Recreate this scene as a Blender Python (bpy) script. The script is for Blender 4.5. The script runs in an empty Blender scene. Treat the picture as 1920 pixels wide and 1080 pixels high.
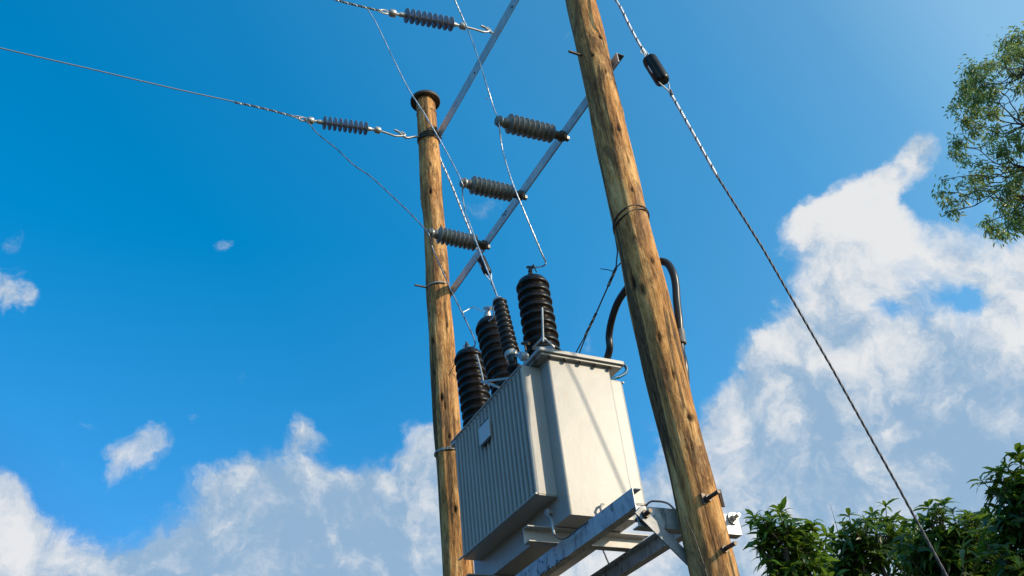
import bpy, math, random
import numpy as np
from mathutils import Vector, Matrix
R = math.radians
random.seed(7); np.random.seed(7)
S = bpy.context.scene

# ------------------------------------------------------------------ camera, world, sun, exposure
FPX = 1709.778                                   # focal length in pixels of the 1920 px wide photograph
CW = np.array([[0.89229109, -0.43978444, -0.10201106],
               [0.18110799, 0.55567318, -0.81143528],
               [0.41354142, 0.70556145, 0.57547071]])     # rows: camera right, down, forward
EYE = 1.6
cam_d = bpy.data.cameras.new('camera'); cam = bpy.data.objects.new('camera', cam_d)
S.collection.objects.link(cam)
cam_d.sensor_width = 36; cam_d.lens = FPX / 1920 * 36
cam_d.clip_start = 0.05; cam_d.clip_end = 5000
rt, up, bk = CW[0], -CW[1], -CW[2]
cam.matrix_world = Matrix(((rt[0], up[0], bk[0], 0), (rt[1], up[1], bk[1], 0), (rt[2], up[2], bk[2], EYE), (0, 0, 0, 1)))
S.camera = cam
SUN_AZ, SUN_EL = 141.0, 23.0                     # azimuth from +Y towards +X
S.view_settings.view_transform = 'Standard'; S.view_settings.look = 'None'
S.view_settings.exposure = 0.5; S.view_settings.gamma = 1
S.view_settings.use_curve_mapping = False
sl = bpy.data.lights.new('sun', 'SUN'); sl.energy = 2.8; sl.angle = R(1.3); sl.color = (1.0, 0.83, 0.59)
sun = bpy.data.objects.new('sun', sl); S.collection.objects.link(sun)
sd = Vector((math.sin(R(SUN_AZ)) * math.cos(R(SUN_EL)), math.cos(R(SUN_AZ)) * math.cos(R(SUN_EL)), math.sin(R(SUN_EL))))
sun.rotation_euler = sd.to_track_quat('Z', 'Y').to_euler(); sun.location = (6, -8, 12)

def ray(px, py):
    return CW.T @ np.array([px - 960.0, py - 540.0, FPX])
def pt(px, py, X=None, Y=None, Z=None, D=None):
    """surveyed point: where the sight line through a photo pixel meets a known plane (Z is above eye height)"""
    d = ray(px, py)
    if X is not None: k = X / d[0]
    elif Y is not None: k = Y / d[1]
    elif Z is not None: k = Z / d[2]
    else: k = D / math.hypot(d[0], d[1])
    p = d * k
    return Vector((p[0], p[1], p[2] + EYE))
def V(x, y, z): return Vector((x, y, z + EYE))   # z above eye height
def sdir(px, py):
    d = ray(px, py); return tuple(d / np.linalg.norm(d))

W = bpy.data.worlds.new('World'); S.world = W; W.use_nodes = True
W.cycles.sampling_method = 'MANUAL'; W.cycles.sample_map_resolution = 512
nt = W.node_tree; nt.nodes.clear(); N = nt.nodes; LK = nt.links
def wn(t, **k):
    n = N.new(t)
    for a, b in k.items(): setattr(n, a, b)
    return n
def wmath(op, a, b=None, clamp=False):
    n = wn('ShaderNodeMath', operation=op); n.use_clamp = clamp
    for i, v in enumerate((a, b)):
        if v is None: continue
        if hasattr(v, 'links'): LK.new(v, n.inputs[i])
        else: n.inputs[i].default_value = v
    return n.outputs[0]
tc = wn('ShaderNodeTexCoord'); DIR = tc.outputs['Generated']
# gentle warp so that cloud outlines are ragged
wz = wn('ShaderNodeTexNoise'); wz.inputs['Scale'].default_value = 9; wz.inputs['Detail'].default_value = 6; wz.inputs['Roughness'].default_value = 0.6
LK.new(DIR, wz.inputs['Vector'])
ws = wn('ShaderNodeVectorMath', operation='SUBTRACT'); LK.new(wz.outputs['Color'], ws.inputs[0]); ws.inputs[1].default_value = (.5, .5, .5)
wm = wn('ShaderNodeVectorMath', operation='SCALE'); LK.new(ws.outputs[0], wm.inputs[0]); wm.inputs['Scale'].default_value = 0.10
wa = wn('ShaderNodeVectorMath', operation='ADD'); LK.new(DIR, wa.inputs[0]); LK.new(wm.outputs[0], wa.inputs[1])
WARP = wa.outputs[0]
def blobs(lst):
    tot = None
    for px, py, r, a in lst:
        d = wn('ShaderNodeVectorMath', operation='DISTANCE'); LK.new(WARP, d.inputs[0]); d.inputs[1].default_value = sdir(px, py)
        m = wn('ShaderNodeMapRange', interpolation_type='SMOOTHSTEP')
        m.inputs['From Min'].default_value = r / FPX; m.inputs['From Max'].default_value = 0.0
        m.inputs['To Min'].default_value = 0.0; m.inputs['To Max'].default_value = a
        LK.new(d.outputs['Value'], m.inputs['Value'])
        tot = m.outputs[0] if tot is None else wmath('ADD', tot, m.outputs[0])
    return tot
COVER = [  # photo x, y, radius, amount
    (20, 1020, 140, .9), (-50, 950, 110, .6), (190, 1110, 170, 1.0), (330, 1090, 150, .9), (-160, 1130, 260, 1.2),
    (440, 930, 110, .7), (560, 890, 120, .75), (590, 810, 55, .55), (480, 1060, 200, .9), (690, 1000, 190, 1.1), (640, 1100, 260, 1.0),
    (690, 885, 70, .4), (745, 905, 40, .3), (825, 850, 80, .55), (850, 1000, 200, 1.0), (950, 1050, 250, 1.0), (1130, 1060, 250, 1.1), (900, 920, 130, .6),
    (235, 872, 80, .55), (108, 862, 36, .5), (365, 792, 50, .40), (290, 835, 55, .36), (190, 868, 40, .3), (15, 530, 60, .42), (70, 552, 36, .36), (40, 545, 40, .3), (-30, 500, 60, .4), (0, 680, 55, .45), (40, 435, 45, .36), (415, 465, 34, .38), (1200, 760, 70, .28), (1180, 700, 40, .2),
    (1700, 340, 85, .75), (1745, 298, 45, .6), (1610, 400, 115, .85), (1530, 425, 75, .6), (1650, 480, 170, .75), (1560, 560, 150, .7),
    (1500, 660, 150, .8), (1420, 700, 100, .65), (1345, 770, 90, .5), (1450, 780, 120, .4), (1800, 470, 120, .65), (1905, 560, 150, .8), (1950, 700, 180, .7), (1700, 740, 210, .75), (1600, 800, 200, .5),
    (1370, 820, 130, .75), (1320, 930, 140, .7), (1480, 850, 200, .7), (1800, 900, 260, 1.0), (1600, 980, 260, .8), (1330, 1060, 230, 1.0), (1220, 960, 130, .7), (1750, 640, 150, .4),
    (1260, 830, 90, .5), (1900, 1050, 300, 1.0), (2050, 850, 300, 1.0), (2080, 480, 160, .8),
    (1650, 602, 50, -.55), (1735, 385, 50, -.6), (1805, 575, 50, -.5), (1800, 640, 50, -.2), (600, 960, 60, -.1),
    (2600, 700, 500, .9)]
BRIGHT = [(1745, 300, 70, .6), (1640, 380, 150, .8), (1540, 420, 110, .6), (1700, 480, 180, .45), (1930, 560, 170, .8), (1880, 650, 60, .7),
    (1620, 690, 70, .75), (1560, 700, 50, .4), (1500, 780, 50, .4), (1370, 805, 80, .7), (1700, 810, 50, .5), (1430, 680, 60, .6), (1320, 745, 50, .4), (1620, 860, 60, .55), (1560, 500, 180, .4), (1480, 560, 90, .4),
    (0, 1000, 140, .6), (120, 1020, 90, .4), (585, 815, 60, .35), (745, 905, 40, .5), (740, 905, 50, .7), (640, 880, 90, .2), (820, 980, 160, .1), (230, 880, 60, .3), (830, 840, 90, .3), (1040, 1080, 150, .6), (1200, 1040, 150, .5), (1350, 950, 120, .35),
    (1500, 900, 120, -.3), (1800, 850, 200, -.35), (1880, 980, 250, -.3), (500, 1040, 260, -.35), (700, 960, 220, -.3), (250, 1100, 200, -.15), (400, 920, 150, -.15)]
cov = blobs(COVER); bri = blobs(BRIGHT)
def noise(scale, detail, rough, vec=DIR, dist=0.0):
    n = wn('ShaderNodeTexNoise'); n.inputs['Scale'].default_value = scale; n.inputs['Detail'].default_value = detail
    n.inputs['Roughness'].default_value = rough; n.inputs['Distortion'].default_value = dist; LK.new(vec, n.inputs['Vector']); return n.outputs['Fac']
off = wn('ShaderNodeVectorMath', operation='ADD'); LK.new(WARP2 := wa.outputs[0], off.inputs[0])
_t = Vector((sd.x, sd.y, 1.1)).normalized() * .022; off.inputs[1].default_value = tuple(_t)
NV = dict(scale=9.5, detail=13, rough=.62, dist=.25)
n1 = noise(NV['scale'], NV['detail'], NV['rough'], WARP2, NV['dist']); n1b = noise(NV['scale'], 6, NV['rough'], off.outputs[0], NV['dist']); n2 = noise(4.0, 4, .5)
n1c = wmath('SUBTRACT', n1, .5)
cmap = wmath('ADD', cov, wmath('MULTIPLY', n1c, 1.7))
cmap = wmath('ADD', cmap, wmath('MULTIPLY', wmath('SUBTRACT', n2, .5), .4))
cm = wn('ShaderNodeMapRange', interpolation_type='SMOOTHSTEP'); LK.new(cmap, cm.inputs['Value'])
cm.inputs['From Min'].default_value = .26; cm.inputs['From Max'].default_value = .82
relief = wmath('MULTIPLY', wmath('SUBTRACT', n1, n1b), 5.4)
n3 = noise(26, 9, .62, WARP2, .3)
# thin edges of a cloud glow white, its deep middle goes grey-blue
edge = wmath('MULTIPLY', wmath('SUBTRACT', 1.0, wmath('MINIMUM', cmap, 1.6)), .22)
bmap = wmath('ADD', wmath('ADD', bri, wmath('MULTIPLY', wmath('SUBTRACT', n3, .5), .9)), wmath('ADD', relief, wmath('ADD', edge, .12)))
bm_ = wn('ShaderNodeMapRange', interpolation_type='SMOOTHSTEP'); LK.new(bmap, bm_.inputs['Value'])
bm_.inputs['From Min'].default_value = -.5; bm_.inputs['From Max'].default_value = 1.28
ccol = wn('ShaderNodeMixRGB'); LK.new(bm_.outputs[0], ccol.inputs[0])
ccol.inputs[1].default_value = (2.2, 3.25, 4.45, 1); ccol.inputs[2].default_value = (6.2, 6.1, 5.95, 1)
sky = wn('ShaderNodeTexSky', sky_type='NISHITA'); sky.sun_disc = False
sky.sun_elevation = R(SUN_EL); sky.sun_rotation = R(SUN_AZ); sky.altitude = 1600; sky.air_density = 1.0; sky.dust_density = .4; sky.ozone_density = 2.0
# deeper azure away from the sun, paler towards it
dn = wn('ShaderNodeVectorMath', operation='DOT_PRODUCT'); LK.new(DIR, dn.inputs[0]); dn.inputs[1].default_value = tuple(sd)
rp = wn('ShaderNodeValToRGB'); LK.new(wmath('MULTIPLY', wmath('ADD', dn.outputs['Value'], .9), 1 / 1.4), rp.inputs[0]); rp.color_ramp.interpolation = 'LINEAR'
stops = [(-.4, (0, .5, .8)), (-.12, (.0, .95, 1.35)), (.02, (.0, 1.5, 1.95)), (.25, (.0, 1.57, 2.0)), (.4, (.1, 1.72, 2.15)), (.55, (.38, 2.03, 2.35)), (.64, (.58, 2.07, 2.25)), (.76, (.78, 2.18, 2.34)), (.87, (1.3, 2.38, 2.27)), (.97, (2.5, 3.0, 2.42)), (1, (2.6, 3.0, 2.42))]  # lowest stops dimmed to cut ambient from the unseen sky
el_ = rp.color_ramp.elements
while len(el_) < len(stops): el_.new(.5)
for e_, (p_, c_) in zip(el_, stops): e_.position = (p_ + .4) / 1.4; e_.color = (c_[0] / 3.1, c_[1] / 3.1, c_[2] / 3.1, 1)
sz = wn('ShaderNodeSeparateXYZ'); LK.new(DIR, sz.inputs[0])
alt = wmath('ADD', wmath('MULTIPLY', wmath('MAXIMUM', sz.outputs['Z'], 0.0), .52 * 3.1), .62 * 3.1)
t1 = wn('ShaderNodeVectorMath', operation='SCALE'); LK.new(rp.outputs[0], t1.inputs[0]); LK.new(alt, t1.inputs['Scale'])
lowr = wmath('MINIMUM', wmath('MULTIPLY', wmath('MAXIMUM', wmath('SUBTRACT', .62, sz.outputs['Z']), 0.0), 1.3), .38)
cx_ = wn('ShaderNodeCombineXYZ'); LK.new(lowr, cx_.inputs[0])
t2 = wn('ShaderNodeVectorMath', operation='ADD'); LK.new(t1.outputs[0], t2.inputs[0]); LK.new(cx_.outputs[0], t2.inputs[1])
tint = wn('ShaderNodeVectorMath', operation='MULTIPLY'); LK.new(sky.outputs[0], tint.inputs[0]); LK.new(t2.outputs[0], tint.inputs[1])
mx = wn('ShaderNodeMixRGB'); LK.new(wmath('MULTIPLY', cm.outputs[0], .9), mx.inputs[0]); LK.new(tint.outputs[0], mx.inputs[1]); LK.new(ccol.outputs[0], mx.inputs[2])
# sky dimmed towards the horizon, below view, to lower fill on shaded faces
hz = wn('ShaderNodeMapRange', interpolation_type='SMOOTHSTEP'); LK.new(sz.outputs['Z'], hz.inputs['Value']); hz.inputs['From Min'].default_value = 0.0; hz.inputs['From Max'].default_value = .20
hz.inputs['To Min'].default_value = .18; hz.inputs['To Max'].default_value = 1.0
hm = wn('ShaderNodeVectorMath', operation='SCALE'); LK.new(mx.outputs[0], hm.inputs[0]); LK.new(hz.outputs[0], hm.inputs['Scale'])
bg = wn('ShaderNodeBackground'); LK.new(hm.outputs[0], bg.inputs[0]); bg.inputs[1].default_value = .10
LK.new(bg.outputs[0], wn('ShaderNodeOutputWorld').inputs[0])

# ------------------------------------------------------------------ materials
def mat(name, col, rough=.6, metal=0.0, fn=None, spec=.5):
    m = bpy.data.materials.new(name); m.use_nodes = True
    b = m.node_tree.nodes['Principled BSDF']
    b.inputs['Base Color'].default_value = (*col, 1); b.inputs['Roughness'].default_value = rough; b.inputs['Metallic'].default_value = metal
    b.inputs['Specular IOR Level'].default_value = spec
    if fn: fn(m.node_tree, b)
    return m
def tnoise(t, scale, detail=5, rough=.6, stretch=None, dist=0):
    n = t.nodes.new('ShaderNodeTexNoise'); n.inputs['Scale'].default_value = scale; n.inputs['Detail'].default_value = detail
    n.inputs['Roughness'].default_value = rough; n.inputs['Distortion'].default_value = dist
    g = t.nodes.new('ShaderNodeNewGeometry'); v = g.outputs['Position']
    if stretch:
        mp = t.nodes.new('ShaderNodeMapping'); mp.inputs['Scale'].default_value = stretch; t.links.new(v, mp.inputs['Vector']); v = mp.outputs[0]
    t.links.new(v, n.inputs['Vector']); return n.outputs['Fac']
def ramp(t, fac, stops):
    r = t.nodes.new('ShaderNodeValToRGB'); t.links.new(fac, r.inputs[0]); e = r.color_ramp.elements
    while len(e) < len(stops): e.new(.5)
    for q, (p, c) in zip(e, stops): q.position = p; q.color = (*c, 1) if len(c) == 3 else c
    return r.outputs[0]
def mixc(t, fac, a, b, mode='MIX'):
    n = t.nodes.new('ShaderNodeMixRGB'); n.blend_type = mode
    for i, v in enumerate((fac, a, b)):
        if hasattr(v, 'links'): t.links.new(v, n.inputs[i])
        elif isinstance(v, tuple): n.inputs[i].default_value = (*v, 1)
        else: n.inputs[i].default_value = v
    return n.outputs[0]
def bump(t, b, h, strength=.3, dist=.01):
    n = t.nodes.new('ShaderNodeBump'); n.inputs['Strength'].default_value = strength; n.inputs['Distance'].default_value = dist
    t.links.new(h, n.inputs['Height']); t.links.new(n.outputs[0], b.inputs['Normal'])
def f_wood(t, b):
    big = tnoise(t, 3.0, 4, .6, (1, 1, .45)); streak = tnoise(t, 19, 8, .76, (1, 1, .11), .4); fine = tnoise(t, 120, 5, .7, (1, 1, .16)); patch = tnoise(t, 7, 8, .76, (1, 1, .38), .9)
    c = ramp(t, streak, [(.38, (.08, .028, .010)), (.45, (.36, .14, .040)), (.52, (.68, .325, .10)), (.62, (.98, .60, .25))])
    c = mixc(t, ramp(t, big, [(.42, (0, 0, 0)), (.60, (.28, .28, .28))]), c, (.60, .28, .07))
    c = mixc(t, ramp(t, patch, [(.505, (0, 0, 0)), (.595, (.85, .85, .85))]), c, (.125, .052, .022))
    c = mixc(t, ramp(t, tnoise(t, 5, 6, .7, (1, 1, .3), .5), [(.54, (0, 0, 0)), (.66, (.55, .55, .55))]), c, (.26, .17, .11))
    pale = tnoise(t, 16, 6, .7, (1, 1, .22), .8)
    c = mixc(t, ramp(t, pale, [(.58, (0, 0, 0)), (.68, (.6, .6, .6))]), c, (.90, .58, .28))
    crack = tnoise(t, 15, 3, .5, (1, 1, .045), .45)
    ck = ramp(t, crack, [(.385, (.92, .92, .92)), (.41, (0, 0, 0))]); c = mixc(t, ck, c, (.03, .016, .010))
    c = mixc(t, .22, c, ramp(t, fine, [(.35, (.08, .035, .018)), (.6, (.80, .5, .24))]))
    a = t.nodes.new('ShaderNodeAttribute'); a.attribute_name = 'knot'
    c = mixc(t, a.outputs['Fac'], c, (.02, .011, .008))
    t.links.new(c, b.inputs['Base Color'])
    s = mixc(t, .5, streak, crack); s = mixc(t, .3, s, fine); s = mixc(t, .3, s, patch)
    bump(t, b, s, 1.0, .028)
def f_galv(t, b):
    n = tnoise(t, 14, 6, .65, (1, 1, 1)); d = tnoise(t, 30, 5, .7, (1, 1, .25), .8)
    c = ramp(t, n, [(.35, (.36, .385, .40)), (.65, (.56, .585, .60))])
    c = mixc(t, ramp(t, d, [(.53, (0, 0, 0)), (.62, (.8, .8, .8))]), c, (.13, .14, .15))
    r = tnoise(t, 4.5, 6, .7); c = mixc(t, ramp(t, r, [(.66, (0, 0, 0)), (.80, (.4, .4, .4))]), c, (.22, .13, .07))
    t.links.new(c, b.inputs['Base Color']); t.links.new(ramp(t, n, [(.3, (.35,) * 3), (.7, (.6,) * 3)]), b.inputs['Roughness'])
    bump(t, b, d, .15, .003)
def f_bright(t, b):
    n = tnoise(t, 10, 6, .65); d = tnoise(t, 34, 6, .7, (1, 1, .5), .6)
    c = ramp(t, n, [(.38, (.47, .49, .50)), (.62, (.64, .66, .66))])
    c = mixc(t, ramp(t, d, [(.57, (0, 0, 0)), (.70, (.5, .5, .5))]), c, (.26, .27, .28))
    r = tnoise(t, 3.0, 5, .7); c = mixc(t, ramp(t, r, [(.60, (0, 0, 0)), (.74, (.55, .55, .55))]), c, (.34, .20, .11))
    t.links.new(c, b.inputs['Base Color']); bump(t, b, d, .12, .003)
def f_paint(t, b):
    n = tnoise(t, 5, 6, .6); d = tnoise(t, 16, 6, .7, (1, 1, .22), .5)
    c = ramp(t, n, [(.3, (.365, .36, .345)), (.7, (.41, .405, .39))])
    c = mixc(t, ramp(t, d, [(.56, (0, 0, 0)), (.74, (.45, .45, .45))]), c, (.34, .29, .22))
    c = mixc(t, ramp(t, tnoise(t, 60, 6, .8, (1, 1, .5)), [(.66, (0, 0, 0)), (.74, (.5, .5, .5))]), c, (.25, .17, .11))
    g = t.nodes.new('ShaderNodeNewGeometry'); s = t.nodes.new('ShaderNodeSeparateXYZ'); t.links.new(g.outputs['Position'], s.inputs[0])
    mr = t.nodes.new('ShaderNodeMapRange'); t.links.new(s.outputs['Z'], mr.inputs['Value'])
    mr.inputs['From Min'].default_value = EYE + 1.75; mr.inputs['From Max'].default_value = EYE + 1.53; mr.inputs['To Max'].default_value = .8
    dd = tnoise(t, 40, 6, .75); mm = t.nodes.new('ShaderNodeMath'); mm.operation = 'MULTIPLY'; t.links.new(mr.outputs[0], mm.inputs[0])
    t.links.new(ramp(t, dd, [(.48, (0, 0, 0)), (.66, (1, 1, 1))]), mm.inputs[1])
    c = mixc(t, mm.outputs[0], c, (.33, .25, .17))
    t.links.new(c, b.inputs['Base Color'])
    bump(t, b, n, .12, .02)
def f_ground(t, b):
    n = tnoise(t, 1.2, 8, .7); c = ramp(t, n, [(.35, (.06, .038, .02)), (.5, (.07, .05, .025)), (.65, (.025, .035, .012))]); t.links.new(c, b.inputs['Base Color'])
def f_dust(base, dust, sc=20):
    def f(t, b):
        n = tnoise(t, sc, 6, .7); t.links.new(ramp(t, n, [(.4, base), (.7, dust)]), b.inputs['Base Color'])
    return f
def leafmat(name, dark, light, trans):
    m = bpy.data.materials.new(name); m.use_nodes = True; t = m.node_tree; b = t.nodes['Principled BSDF']
    a = t.nodes.new('ShaderNodeAttribute'); a.attribute_name = 'tone'
    c = ramp(t, a.outputs['Fac'], [(0, dark), (.75, light), (1, tuple(min(1, x * 2.2) for x in light))])
    t.links.new(c, b.inputs['Base Color']); b.inputs['Roughness'].default_value = .32; b.inputs['Specular IOR Level'].default_value = .5
    tr = t.nodes.new('ShaderNodeBsdfTranslucent'); t.links.new(mixc(t, .6, c, trans), tr.inputs[0])
    ms = t.nodes.new('ShaderNodeMixShader'); ms.inputs[0].default_value = .38
    t.links.new(b.outputs[0], ms.inputs[1]); t.links.new(tr.outputs[0], ms.inputs[2]); t.links.new(ms.outputs[0], t.nodes['Material Output'].inputs[0])
    return m
M = dict(
    wood=mat('weathered_wood', (.4, .25, .1), .85, fn=f_wood, spec=.2),
    galv=mat('galvanised_steel', (.4, .42, .44), .5, .25, f_galv),
    brightgalv=mat('pale_galvanised_steel', (.6, .62, .64), .45, .15, f_bright),
    shadegalv=mat('flange_shade_steel', (.06, .06, .065), .6, .3, f_dust((.04, .04, .045), (.12, .12, .12), 40)),  # crossarm flange: shade of its underside put into the colour
    braceshade=mat('shaded_galvanised_steel', (.15, .16, .17), .55, .5, f_dust((.20, .21, .225), (.30, .31, .32), 25)),  # knee brace: darker tone stands in for the pole's shadow
    steel=mat('dark_steel', (.07, .065, .06), .5, .6, f_dust((.06, .055, .05), (.16, .12, .09), 60)),
    rusty=mat('rusty_steel', (.05, .03, .02), .8, .2, f_dust((.035, .02, .014), (.09, .05, .03), 60)),
    capm=mat('cap_metal', (.08, .07, .06), .6, .5, f_dust((.07, .065, .06), (.14, .11, .09), 30)),
    paint=mat('cream_paint', (.64, .62, .58), .42, fn=f_paint),
    porcelain=mat('brown_porcelain', (.010, .007, .0065), .34, spec=.28, fn=f_dust((.0065, .0048, .0045), (.022, .016, .014), 18)),
    polymer=mat('grey_polymer', (.17, .175, .165), .5, fn=f_dust((.14, .15, .145), (.27, .27, .24), 30)),
    bluepoly=mat('slate_polymer', (.2, .23, .3), .55, fn=f_dust((.17, .20, .27), (.24, .26, .31), 30)),
    alu=mat('aluminium_strand', (.62, .64, .66), .38, .7),
    dark=mat('tarnished_strand', (.09, .09, .10), .5, .4),
    bluegrey=mat('weathered_strand', (.30, .32, .35), .45, .5),
    fitting=mat('zinc_fitting', (.50, .50, .48), .42, .6, f_dust((.42, .42, .41), (.62, .60, .55), 60)),
    rubber=mat('black_sheath', (.016, .017, .019), .32),
    worn=mat('worn_sheath', (.16, .15, .14), .45),
    bluecable=mat('blue_sheath', (.02, .13, .24), .4),
    red=mat('red_cap', (.55, .05, .05), .4), whitepl=mat('white_plastic', (.7, .66, .62), .4),
    plate=mat('zinc_plate', (.60, .62, .64), .5, .0),
    ink=mat('marker_ink', (.012, .02, .06), .7),
    ground=mat('dry_earth', (.28, .2, .11), .95, fn=f_ground),
    bark=mat('brown_bark', (.10, .07, .045), .9, fn=f_dust((.06, .04, .03), (.16, .12, .08), 12)),
    mango=leafmat('mango_leaf', (.018, .042, .010), (.080, .155, .022), (.26, .40, .03)),
    gum=leafmat('gum_leaf', (.05, .09, .04), (.22, .30, .08), (.5, .6, .12)),
)

# ------------------------------------------------------------------ mesh helpers
class MB:
    def __init__(s): s.v = []; s.f = []; s.sm = []; s.mi = []
    def add(s, vs, fs, smooth=False, mi=0):
        o = len(s.v); s.v += [tuple(x) for x in vs]
        for f in fs: s.f.append(tuple(i + o for i in f)); s.sm.append(smooth); s.mi.append(mi)
    def box(s, a, b, mi=0):
        x0, y0, z0 = a; x1, y1, z1 = b
        s.add([(x0, y0, z0), (x1, y0, z0), (x1, y1, z0), (x0, y1, z0), (x0, y0, z1), (x1, y0, z1), (x1, y1, z1), (x0, y1, z1)],
              [(0, 3, 2, 1), (4, 5, 6, 7), (0, 1, 5, 4), (1, 2, 6, 5), (2, 3, 7, 6), (3, 0, 4, 7)], mi=mi)
    def prism(s, poly, ext, mi=0):
        n = len(poly); e = Vector(ext); P = [Vector(p) for p in poly]
        nn = Vector((0, 0, 0))
        for i in range(n): nn += P[i].cross(P[(i + 1) % n])
        if nn.dot(e) < 0: P = P[::-1]
        vs = P + [p + e for p in P]
        s.add(vs, [tuple(range(n - 1, -1, -1)), tuple(range(n, 2 * n))] + [(i, (i + 1) % n, n + (i + 1) % n, n + i) for i in range(n)], mi=mi)
    def ring_sweep(s, rings, closed=True, smooth=True, mi=0, caps=True):
        n = len(rings[0]); vs = [p for r in rings for p in r]; fs = []
        for i in range(len(rings) - 1):
            for j in range(n):
                k = (j + 1) % n; fs.append((i * n + j, i * n + k, (i + 1) * n + k, (i + 1) * n + j))
        s.add(vs, fs, smooth, mi)
        if caps:
            s.add(rings[0], [tuple(range(n - 1, -1, -1))], False, mi); s.add(rings[-1], [tuple(range(n))], False, mi)
    def tube(s, pts, r, seg=8, mi=0, caps=True):
        P = [Vector(p) for p in pts]; rr = r if isinstance(r, (list, tuple)) else [r] * len(P)
        t = (P[1] - P[0]).normalized(); u = t.orthogonal().normalized(); rings = []
        for i, p in enumerate(P):
            a = P[min(i + 1, len(P) - 1)] - P[max(i - 1, 0)]
            if a.length > 1e-9: t = a.normalized()
            u = (u - t * u.dot(t)).normalized(); w = t.cross(u)
            rings.append([p + (u * math.cos(2 * math.pi * j / seg) + w * math.sin(2 * math.pi * j / seg)) * rr[i] for j in range(seg)])
        s.ring_sweep(rings, mi=mi, caps=caps)
    def lathe(s, p0, p1, prof, seg=24, mi=0, smooth=True):
        """prof: (fraction along p0-p1, radius)"""
        p0 = Vector(p0); p1 = Vector(p1); t = (p1 - p0).normalized(); u = t.orthogonal().normalized(); w = t.cross(u)
        rings = [[p0 + (p1 - p0) * a + (u * math.cos(2 * math.pi * j / seg) + w * math.sin(2 * math.pi * j / seg)) * r for j in range(seg)] for a, r in prof]
        s.ring_sweep(rings, smooth=smooth, mi=mi)
    def rope(s, pts, R0=.004, rs=.0045, strands=3, pitch=.06, mats=(0, 0, 1), step=.008, seg=5):
        P = resample(pts, step); L = 0
        t = (P[1] - P[0]).normalized(); u = t.orthogonal().normalized(); fr = []
        for i, p in enumerate(P):
            a = P[min(i + 1, len(P) - 1)] - P[max(i - 1, 0)]; t = a.normalized(); u = (u - t * u.dot(t)).normalized()
            if i: L += (p - P[i - 1]).length
            fr.append((p, u.copy(), t.cross(u), L))
        for k in range(strands):
            s.tube([p + (u * math.cos(2 * math.pi * (l / pitch + k / strands)) + w * math.sin(2 * math.pi * (l / pitch + k / strands))) * R0 for p, u, w, l in fr], rs, seg, mats[k % len(mats)])
    def bolt(s, p, d, L, r, mi=0, head=True, nut_at=None):
        p = Vector(p); d = Vector(d).normalized(); s.tube([p, p + d * L], r, 10, mi)
        for a in ([0.0] if head else []) + ([nut_at] if nut_at is not None else []):
            q = p + d * a; s.lathe(q, q + d * r * 1.5, [(0, r * 1.9), (1, r * 1.9)], 6, mi, False)
    def mesh(s, name, mats, origin):
        me = bpy.data.meshes.new(name); o = Vector(origin)
        me.from_pydata([(v[0] - o.x, v[1] - o.y, v[2] - o.z) for v in s.v], [], s.f)
        me.polygons.foreach_set('use_smooth', s.sm); me.polygons.foreach_set('material_index', s.mi)
        for m in mats: me.materials.append(m)
        me.update(); return me
def resample(pts, step):
    P = [Vector(p) for p in pts]; out = [P[0]]
    for a, b in zip(P, P[1:]):
        n = max(1, int((b - a).length / step)); out += [a.lerp(b, i / n) for i in range(1, n + 1)]
    return out
def smooth(pts, n=8):
    """Catmull-Rom through the points"""
    P = [Vector(p) for p in pts]; P = [P[0] * 2 - P[1]] + P + [P[-1] * 2 - P[-2]]; out = []
    for i in range(1, len(P) - 2):
        a, b, c, d = P[i - 1:i + 3]
        for k in range(n):
            t = k / n; out.append(.5 * ((2 * b) + (c - a) * t + (2 * a - 5 * b + 4 * c - d) * t * t + (3 * b - a - 3 * c + d) * t ** 3))
    out.append(P[-2]); return out
def loc_of(o):
    p = Vector((0, 0, 0))
    while o is not None: p += Vector(o.location); o = o.parent
    return p
def tag(o, label, cat, group=None):
    o['label'] = label; o['category'] = cat
    if group: o['group'] = group
    return o
def thing(name, label, cat, loc, group=None):
    o = bpy.data.objects.new(name, None); S.collection.objects.link(o); o.location = loc; o.empty_display_size = .1
    return tag(o, label, cat, group)
def part(name, mb, mats, parent=None, bevel=0, loc=None, label=None):
    mats = mats if isinstance(mats, (list, tuple)) else [mats]; mats = [M[m] if isinstance(m, str) else m for m in mats]
    org = loc_of(parent) if parent else Vector(loc if loc is not None else (0, 0, 0))
    o = bpy.data.objects.new(name, mb.mesh(name, mats, org)); S.collection.objects.link(o)
    if parent: o.parent = parent
    else: o.location = org
    if bevel:
        b = o.modifiers.new('bevel', 'BEVEL'); b.width = bevel; b.segments = 2; b.limit_method = 'ANGLE'; b.angle_limit = R(40)
    if label: o['label'] = label
    return o

# ------------------------------------------------------------------ setting
g = MB(); g.add([(-1500, -1500, 0), (1500, -1500, 0), (1500, 1500, 0), (-1500, 1500, 0)], [(0, 1, 2, 3)])
go = part('ground', g, 'ground'); go['kind'] = 'structure'

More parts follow.
